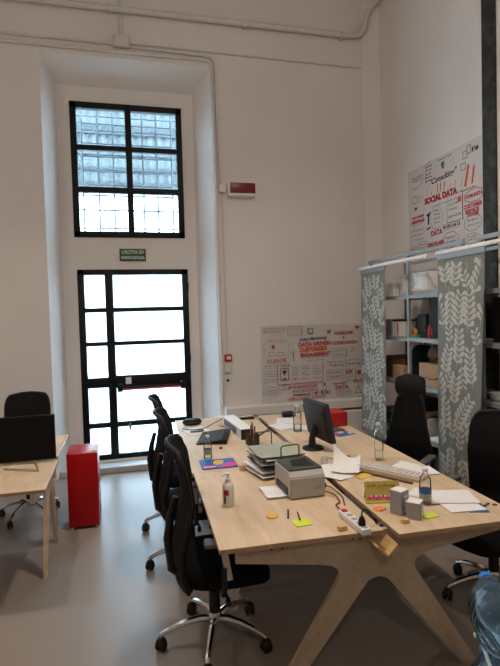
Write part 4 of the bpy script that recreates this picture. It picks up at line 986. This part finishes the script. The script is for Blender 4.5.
# ------------------------------------------------------------------ shelving
SH = thing('metal_shelving', 'galvanised metal shelving unit with brackets along the right wall', 'shelving', (0, 0, 0))
x0, x1 = 2.65, 3.05
def post(x, y, top, par):
    mb = MB()
    mb.b2((x - .013, y - .0015 - .018, 0), (x + .013, y + .0015 - .018, top)); mb.b2((x - .013 if x < 2.8 else x + .010, y - .013, 0), (x - .010 if x < 2.8 else x + .013, y + .013, top))
    up_ = build('upright', mb, M['galv'], par, 0)
    mb = MB()
    for k in range(int(top / 0.05)): mb.b2((x - .004, y - .0165, 0.03 + k * .05), (x + .004, y - .0145, 0.042 + k * .05))
    o = build('upright_hole', mb, M['plastic_b'], up_, 0); o['kind'] = 'stuff'
for y_ in (5.02, 4.29, 3.50):
    for x_ in (x0, x1): post(x_, y_, 2.30 if x_ == x0 and y_ != 5.02 else 2.27, SH)
def shelf(y0_, y1_, z, par):
    mb = MB(); mb.b2((x0 - .012, y0_, z - 0.002), (x1 + .012, y1_, z)); mb.b2((x0 - .014, y0_, z - 0.036), (x0 - .011, y1_, z)); mb.b2((x0 - .011, y0_, z - .036), (x0 + .008, y1_, z - .034)); mb.b2((x1 + .011, y0_, z - 0.036), (x1 + .014, y1_, z))
    build('shelf_board', mb, M['galv'], par, 0)
LV = (1.893, 1.488, 1.05, 0.575, 0.12)
for z in LV: shelf(3.49, 5.04, z, SH)
mb = MB(); mb.b2((x0 - .02, 3.47, 2.262), (x0 - .005, 5.05, 2.295)); mb.b2((x1 + .005, 3.47, 2.24), (x1 + .02, 5.05, 2.27)); build('top_rail', mb, M['galv'], SH, 0)
S2 = thing('metal_shelving', 'second galvanised shelving unit continuing out of frame at right edge', 'shelving', (0, 0, 0))
for y_ in (3.28, 2.0):
    for x_ in (x0, x1): post(x_, y_, 2.30, S2)
for z in LV: shelf(1.98, 3.30, z, S2)
mb = MB(); mb.b2((x0 - .02, 1.97, 2.262), (x0 - .005, 3.31, 2.295)); build('top_rail', mb, M['galv'], S2, 0)

# curtain panels
def sprig(mb, x, y, L_, ang, side, mtxf, s=1.0):
    n = int(L_ / 0.046)
    px, py = x, y; a = ang; pts = [(px, py)]
    for i in range(n):
        a += side * 0.05
        px += 0.046 * math.sin(a); py += 0.046 * math.cos(a); pts.append((px, py))
    quads = []
    for p, q in zip(pts, pts[1:]):
        d = Vector((q[0] - p[0], q[1] - p[1])).normalized(); nx, ny = -d.y * .0022, d.x * .0022
        quads.append([(p[0] + nx, p[1] + ny), (p[0] - nx, p[1] - ny), (q[0] - nx, q[1] - ny), (q[0] + nx, q[1] + ny)])
    for i, (p, q) in enumerate(zip(pts, pts[1:])):
        d = Vector((q[0] - p[0], q[1] - p[1])).normalized(); base = math.atan2(d.x, d.y)
        ll = (0.078 if i > 0 else 0.06) * s * (1 - 0.40 * i / n); w = 0.0145 * s * (1.15 - .4 * i / n)
        for sd in (-1, 1):
            la = base + sd * 0.92; ux, uy = math.sin(la), math.cos(la); vx, vy = uy, -ux
            poly = []
            for u_, w_ in ((0.006, .12), (.35, .55), (.7, 1.0), (.92, .8), (1.0, .2)):
                poly.append((q[0] + ux * ll * u_ + vx * w * w_, q[1] + uy * ll * u_ + vy * w * w_))
            for u_, w_ in ((1.0, .2), (.92, .8), (.7, 1.0), (.35, .55), (.006, .12)):
                poly.append((q[0] + ux * ll * u_ - vx * w * w_, q[1] + uy * ll * u_ - vy * w * w_))
            quads.append(poly)
    return quads
def curtain(label, y0_, y1_, zt, zb, seed, skew=0.0):
    """hangs in the plane x = 2.55, from y0_ (far) to y1_ (near)"""
    W = abs(y0_ - y1_)
    t = thing('hanging_curtain', label, 'curtain', (2.55, y0_, zt))
    def surf(s, z):          # s from 0 (far) to W
        v = (zt - z) / (zt - zb)
        return Vector((0.006 * math.sin(s / W * 9) * v - 0.02 * v, -s * (1 - skew * v), z - zt))
    def f(u, v): return surf(W * u, zt - (zt - zb) * v)
    rnd = random.Random(seed); mb = MB().use(M['curtain']).grid(f, 24, 20, 0.002); mb.use(M['leafprint'])
    k = 0; used = []
    cols = 5; rowh = 0.37
    H = zt - zb
    for tries in range(3600):
        sc = 1.28 if tries < 1800 else 0.95
        sx = rnd.uniform(-0.02, W + 0.02); z = rnd.uniform(-0.1, H - 0.1); a = rnd.uniform(-.35, .35) + (PI if rnd.random() < .3 else 0)
        polys = sprig(mb, sx, z, rnd.uniform(.26, .36) if tries < 1800 else rnd.uniform(.15, .25), a, rnd.choice((-1, 1)), None, sc)
        cen = [(sum(p[0] for p in q) / len(q), sum(p[1] for p in q) / len(q)) for q in polys]
        if any((cx - ux) ** 2 + (cy - uy) ** 2 < (0.0285 if tries < 1800 else 0.0255) ** 2 for cx, cy in cen for ux, uy in used): continue
        used += cen
        for poly in polys:
            if all(0.004 < p[0] < W - .004 and 0.004 < p[1] < H - .05 for p in poly):
                vs = [mb.bm.verts.new(surf(p[0], zb + p[1]) + Vector((-0.0026, 0, 0))) for p in poly]
                mb.bm.faces.new(vs).material_index = mb.mi
    build('fabric', mb, None, t, 60, False)
    build('header_strip', MB().b2((-0.008, -W - .003, -0.03), (0.006, 0.003, 0.012)), M['galv'], t, 0)
    build('hem_bar', MB().b2((-0.026, -W * (1 - skew), -(zt - zb) - 0.012), (-0.014, 0, -(zt - zb) + 0.012)), M['curtain'], t, 0)
curtain('leaf-patterned sage green panel curtain at far end of shelving, by the corner', 5.06, 4.54, 2.185, 0.46, 3)
curtain('wide leaf-patterned sage green panel curtain nearer the camera, right of tall chair', 3.68, 3.12, 2.185, 0.36, 11, 0.12)
for y0_, y1_, z, l in ((5.10, 3.83, 2.212, 'white curtain rail on the far half of the shelving'), (3.70, 2.10, 2.212, 'white curtain rail over the nearer curtain, running out of frame')):
    t = thing('curtain_rail', l, 'curtain rail', (2.55, 0, z))
    build('rail', MB().b2((-0.012, y1_, -0.014), (0.014, y0_, 0.014), 0.003), M['white_metal'], t)
    build('bracket', MB().b2((0.014, (y0_ + y1_) / 2 - .02, -0.006), (0.085, (y0_ + y1_) / 2 + .02, 0.010)).b2((0.014, y0_ - .12, -0.006), (0.085, y0_ - .09, 0.010)), M['galv'], t, 0)

# shelf contents
def crate(name, label, cat, y0_, y1_, z, h, xa=2.70, xb=2.98, m='paper', lid=None, rz=0, extra=None, group=None):
    t = thing(name, label, cat, ((xa + xb) / 2, (y0_ + y1_) / 2, z), rz, group)
    build('box_body', MB().box((0, 0, h / 2 + .001), (xb - xa, abs(y1_ - y0_), h), bev=0.003), M[m], t, 0)
    if lid: build('lid', MB().box((0, 0, h + .004), (xb - xa + .008, abs(y1_ - y0_) + .008, 0.014), bev=0.002), M[lid], t, 0)
    if extra:
        mb = MB(); extra(mb, xb - xa, abs(y1_ - y0_), h); build('box_print', mb, None, t, 0, False)
    return t
PW = RZ(-PI / 2) @ RX(PI / 2)      # text facing -x
def arrow(mb, w, d, h):
    mb.use(M['ink_b']); pts = [(-d * .25 + d * .5 * i / 8, 0.5 * h - 0.05 * h * math.cos(PI * (i / 8 - .5))) for i in range(9)]
    k = T(-w / 2 - .002, 0, 0) @ PW
    line(mb, [(a, b - .1 * h) for a, b in pts], k, 0.008); line(mb, [(d * .16, h * .42), (d * .27, h * .44), (d * .25, h * .33)], k, 0.006)
def swoosh(mb, w, d, h):
    k = T(-w / 2 - .002, 0, 0) @ PW
    mb.use(M['ink_b']); mb.flat([(-d * .36, .01), (-d * .2, h * .14), (0, h * .10), (d * .1, .02), (d * .04, .01)], k); line(mb, [(-d * .02, h * .35), (d * .2, h * .62)], k, 0.004)
crate('storage_box', 'large white box on the top shelf', 'box', 4.64, 4.16, LV[0], 0.215, 2.76, 3.0, 'paper', None, 0, swoosh)
crate('storage_box', 'small cream box at far end of the top shelf', 'box', 4.94, 4.76, LV[0], 0.145, 2.76, 2.98, 'paper_g')
crate('white_package', 'crumpled white package leaning on the large top shelf box', 'package', 4.70, 4.62, LV[0], 0.075, 2.68, 2.745, 'paper')
crate('storage_box', 'flat white board lying behind, at front of top shelf', 'box', 4.40, 3.85, LV[0], 0.035, 2.68, 2.745, 'cardgrey')
def pinkbar(mb, w, d, h):
    mb.use(M['pink']); mb.flat([(-d * .1, h * .1), (d * .0, h * .1), (d * .0, h * .9), (-d * .1, h * .9)], T(-w / 2 - .002, 0, 0) @ PW)
crate('plastic_container', 'grey translucent container with pink stripe, far end second shelf', 'container', 4.95, 4.72, LV[1], 0.17, 2.72, 2.98, 'cardgrey', None, 0, pinkbar)
crate('plastic_container', 'white tub with dark lid behind the upright on second shelf', 'container', 4.68, 4.45, LV[1], 0.155, 2.70, 2.92, 'white_pl', 'darkbox', 0, pinkbar)
crate('black_case', 'low black case on second shelf behind the tape rolls', 'case', 4.42, 4.30, LV[1], 0.19, 2.80, 3.0, 'darkbox')
crate('black_case', 'square black case with red mark on second shelf', 'case', 4.26, 4.12, LV[1], 0.22, 2.72, 2.98, 'darkbox')
crate('black_case', 'tall black case filling the second shelf up to near curtain', 'case', 4.10, 3.75, LV[1], 0.36, 2.74, 3.0, 'darkbox')
single('tape_roll', MB().lathe([(0.022, 0), (0.042, 0), (0.042, 0.03), (0.022, 0.03), (0.022, 0)], 20, (0, 0, 0), RY(-PI / 2)), M['orange'], 'orange roll of tape standing on second shelf', 'tape roll', (2.73, 4.31, LV[1] + .0425))
single('tape_roll', MB().lathe([(0.028, 0), (0.045, 0), (0.045, 0.022), (0.028, 0.022), (0.028, 0)], 20), M['green'], 'green roll of tape lying flat on second shelf', 'tape roll', (2.69, 4.23, LV[1] + .001))
t = thing('red_marker', 'bright red tool standing against the black case, second shelf', 'tool', (2.695, 4.03, LV[1] + .001))
build('tool_body', MB().lathe([(0, 0), (0.016, 0), (0.016, 0.075), (0.009, 0.09), (0.009, 0.12), (0, 0.122)], 12), M['red'], t); build('tool_tip', MB().b2((-.006, -.05, 0.03), (.006, .0, 0.045)), M['red'], t)
crate('storage_box', 'dark brown cardboard box at far end of third shelf', 'box', 4.98, 4.52, LV[2], 0.215, 2.74, 3.02, 'card_d')
crate('storage_box', 'small pale cardboard box behind the tall chair, third shelf', 'box', 4.62, 4.42, LV[2], 0.15, 2.66, 2.73, 'card')
crate('storage_box', 'cardboard box with curved arrow mark on third shelf', 'box', 4.18, 3.80, LV[2], 0.205, 2.68, 2.98, 'card', None, 0, arrow)
t = thing('brown_bag', 'brown leather bag on top of the arrow cardboard box', 'bag', (2.83, 4.02, LV[2] + .208))
build('bag_body', MB().grid(lambda u, v: (0.12 * math.cos(2 * PI * u) * math.sin(PI * v) ** .6, 0.16 * math.sin(2 * PI * u) * math.sin(PI * v) ** .6, 0.085 - 0.085 * math.cos(PI * v)), 20, 12), M['brown'], t, 60)
build('bag_strap', MB().tube(bend([(-.1, .12, .09), (-.12, .05, .02), (-.128, -.05, .03), (-.1, -.12, .1)], .04), 0.006, 6), M['plastic_b'], t)
t = thing('black_backpack', 'black rounded backpack beside brown bag on third shelf', 'bag', (2.84, 4.36, LV[2] + .001))
build('bag_body', MB().grid(lambda u, v: (0.11 * math.cos(2 * PI * u) * math.sin(PI * v) ** .5, 0.14 * math.sin(2 * PI * u) * math.sin(PI * v) ** .5, 0.18 - 0.18 * math.cos(PI * v)), 20, 12), M['fabric_b'], t, 60)
build('bag_handle', MB().tube(bend([(0, .04, .35), (0, .03, .39), (0, -.03, .39), (0, -.04, .35)], .02), 0.006, 6), M['plastic_b'], t)
for i in range(3):
    t = thing('folded_cloth', ['grey green folded cloth, lowest of the pile of three', 'grey green folded cloth, middle of the pile of three', 'grey green folded cloth, topmost of the pile on fourth shelf'][i], 'cloth', (2.80, 4.83, LV[3] + .001 + i * .047), 0.05 * (i - 1), 'folded cloths on the fourth shelf')
    build('fold', MB().box((0, 0, 0.023), (0.26, 0.30, 0.044), bev=0.02, seg=3), M['cloth_g'], t)
for i, (h, m_, l) in enumerate(((0.21, 'card', 'brown folder standing on fourth shelf, leftmost of the three'), (0.185, 'card_d', 'dark brown folder standing between two others, fourth shelf'), (0.17, 'cardgrey', 'grey folder standing on fourth shelf nearest the wide curtain'))):
    single('standing_folder', MB().box((0, 0, h / 2), (0.22, 0.025, h), bev=0.002), M[m_], l, 'folder', (2.80, 4.17 - i * .055, LV[3] + .001), 0.0, 'standing folders on the fourth shelf')
single('magazine_stack', MB().box((0, 0, 0.006), (0.22, 0.30, 0.010)), M['paper'], 'white magazine lying at the front of fourth shelf', 'magazine', (2.755, 3.88, LV[3] + .001), 0.1)
crate('storage_box', 'black crate on the fourth shelf behind the tall chair', 'box', 4.60, 4.32, LV[3], 0.30, 2.72, 3.0, 'darkbox')
crate('storage_box', 'black crate on the lowest shelf behind the tall chair', 'box', 4.30, 3.60, LV[4], 0.30, 2.72, 3.0, 'darkbox')
crate('storage_box', 'black crate on the lowest shelf near the corner', 'box', 4.95, 4.40, LV[4], 0.33, 2.72, 3.0, 'darkbox')
t = thing('glass_bowl', 'clear patterned glass bowl on third shelf right of wide curtain', 'bowl', (2.72, 3.20, LV[2] + .001))
build('bowl', MB().lathe([(0, 0.004), (0.03, 0), (0.055, 0.02), (0.07, 0.06), (0.066, 0.06), (0.05, 0.022), (0.03, 0.006)], 20), M['frosted'], t, 60); build('rim', MB().tube([(0.068 * math.cos(a * PI / 12), 0.068 * math.sin(a * PI / 12), 0.06) for a in range(24)], 0.003, 6, closed=True), M['clear'], t)
crate('black_case', 'black case on third shelf behind the glass bowl', 'case', 3.27, 2.6, LV[2], 0.30, 2.80, 3.0, 'darkbox')
crate('black_case', 'black case on second shelf right of the wide curtain', 'case', 3.27, 2.6, LV[1], 0.34, 2.74, 3.0, 'darkbox')
crate('black_case', 'black case on top shelf right of the wide curtain', 'case', 3.27, 3.125, LV[0], 0.30, 2.86, 3.0, 'darkbox')
crate('storage_box', 'orange box on the top shelf at right image edge', 'box', 3.11, 2.9, LV[0], 0.11, 2.72, 2.9, 'orange')
crate('black_case', 'black case on fourth shelf at right image edge', 'case', 3.27, 2.3, LV[3], 0.36, 2.74, 3.0, 'darkbox')
crate('black_case', 'black case on lowest shelf at right image edge', 'case', 3.27, 2.3, LV[4], 0.36, 2.74, 3.0, 'darkbox')

# ------------------------------------------------------------------ water jug rack, lower right
jd = math.radians(63); JZ = (0.80, 0.545, 0.29); JX, JY = 1.121, 1.321
RK = thing('bottle_rack', 'white wire rack holding the big blue water bottles at lower right', 'rack', (JX, JY, 0), jd)
for z in JZ:                    # local: x along the bottles, y to the left of them
    mb = MB()
    for q in (-0.055, 0.055): mb.tube([(0.09, q, z - .112), (-0.19, q, z - .112)], 0.0055, 6)
    for k_ in (-0.155, 0.05):
        mb.tube([(k_, 0.06, z - .121), (k_, -0.17, z - .121)], 0.0055, 6)
        mb.lathe([(0, 0), (0.008, 0.002), (0.008, 0.012), (0, 0.014)], 10, (k_, 0.056, z - .121), RX(-PI / 2))
    build('cradle', mb, M['white_metal'], RK)
for k_ in (-0.155, 0.05):
    build('rack_post', MB().tube([(k_, -0.165, 0), (k_, -0.165, 0.95)], 0.008, 8), M['white_metal'], RK)
def jug(label, z):
    t = thing('water_jug', label, 'water bottle', (JX, JY, z), jd, 'big water bottles lying in the rack')
    Rm = RY(PI / 2)
    pr = [(0, -0.135), (0.070, -0.135), (0.088, -0.128), (0.095, -0.11)]
    for k in range(3):
        zz = -0.10 + k * .035; pr += [(0.095, zz), (0.090, zz + .009), (0.095, zz + .018)]
    pr += [(0.094, 0.012), (0.086, 0.045), (0.066, 0.080), (0.042, 0.115), (0.024, 0.140), (0.020, 0.175)]
    build('jug_body', MB().lathe(pr, 40, (0, 0, 0), Rm), M['jug'], t, 60)
    build('cap', MB().lathe([(0, 0.172), (0.023, 0.172), (0.024, 0.178), (0.024, 0.196), (0.020, 0.202), (0, 0.202)], 24, (0, 0, 0), Rm), M['bluecap'], t)
    build('water_fill', MB().lathe([(0, -0.128), (0.080, -0.122), (0.086, 0.015), (0.060, 0.080), (0, 0.11)], 28, (0, 0, 0), Rm), M['water'], t, 60)
jug('big clear blue water bottle with blue cap, topmost in the rack', JZ[0])
jug('big clear blue water bottle with blue cap, second from top in rack', JZ[1])
jug('big clear blue water bottle, lowest in the rack', JZ[2])

# ------------------------------------------------------------------ lights
def lamp(kind, name, loc, power, col, rot=(0, 0, 0), size=0.3, spot=None, blend=0.5):
    l = bpy.data.lights.new(name, kind); l.energy = power; l.color = col
    if kind == 'AREA': l.shape = 'DISK'; l.size = size
    if kind == 'SPOT': l.spot_size = math.radians(spot); l.spot_blend = blend; l.shadow_soft_size = size
    o = bpy.data.objects.new(name, l); COL.objects.link(o); o.location = loc; o.rotation_euler = rot; return o
WARM = (1.0, 0.87, 0.755)
lamp('SPOT', 'track_spot', (-0.95, 3.05, 4.6), 150, WARM, size=0.06, spot=115, blend=1.0)
lamp('SPOT', 'track_spot', (1.10, 2.85, 4.6), 200, WARM, size=0.06, spot=145, blend=1.0)
lamp('SPOT', 'track_spot', (2.3, 2.0, 4.6), 60, WARM, size=0.06, spot=110, blend=1.0)
lamp('POINT', 'fill_light', (-2.5, 3.2, 3.2), 34, WARM, size=0.12)  # unseen fill, added to brighten the lower back wall from the left
lamp('POINT', 'fill_light', (0.2, -0.6, 3.0), 42, WARM, size=0.25)  # added fill behind the camera, lifts leg panels and back wall
lamp('POINT', 'fill_light', (1.3, 2.2, 4.8), 42, WARM, size=0.2)  # added ambient point light, raises the overall wall level

w = bpy.data.worlds.new('sky'); scene.world = w; w.use_nodes = True
bg = w.node_tree.nodes['Background']; bg.inputs['Color'].default_value = (0.60, 0.82, 1.0, 1); bg.inputs['Strength'].default_value = 14.0

# ------------------------------------------------------------------ camera
F = 505.0; roll = math.radians(1.58); pitch = math.radians(2.1); yaw = math.radians(14.2)
fwd = Vector((math.sin(yaw) * math.cos(pitch), math.cos(yaw) * math.cos(pitch), -math.sin(pitch)))
rt = Vector((math.cos(yaw), -math.sin(yaw), 0)); up = rt.cross(fwd)
cr_ = rt * math.cos(roll) - up * math.sin(roll); cu_ = rt * math.sin(roll) + up * math.cos(roll)
cam = bpy.data.cameras.new('camera'); cam.sensor_fit = 'HORIZONTAL'; cam.sensor_width = 36; cam.lens = 36 * F / 500
co = bpy.data.objects.new('camera', cam); COL.objects.link(co)
m = Matrix((cr_, cu_, -fwd)).transposed().to_4x4(); m.translation = (0, 0, 1.75); co.matrix_world = m
cam.clip_start = 0.05; scene.camera = co
scene.view_settings.view_transform = 'Standard'; scene.view_settings.look = 'None'
scene.view_settings.exposure = 0.0; scene.view_settings.gamma = 1.0; scene.view_settings.use_curve_mapping = False
scene.cycles.use_denoising = True
scene.cycles.max_bounces = 8; scene.cycles.transparent_max_bounces = 16
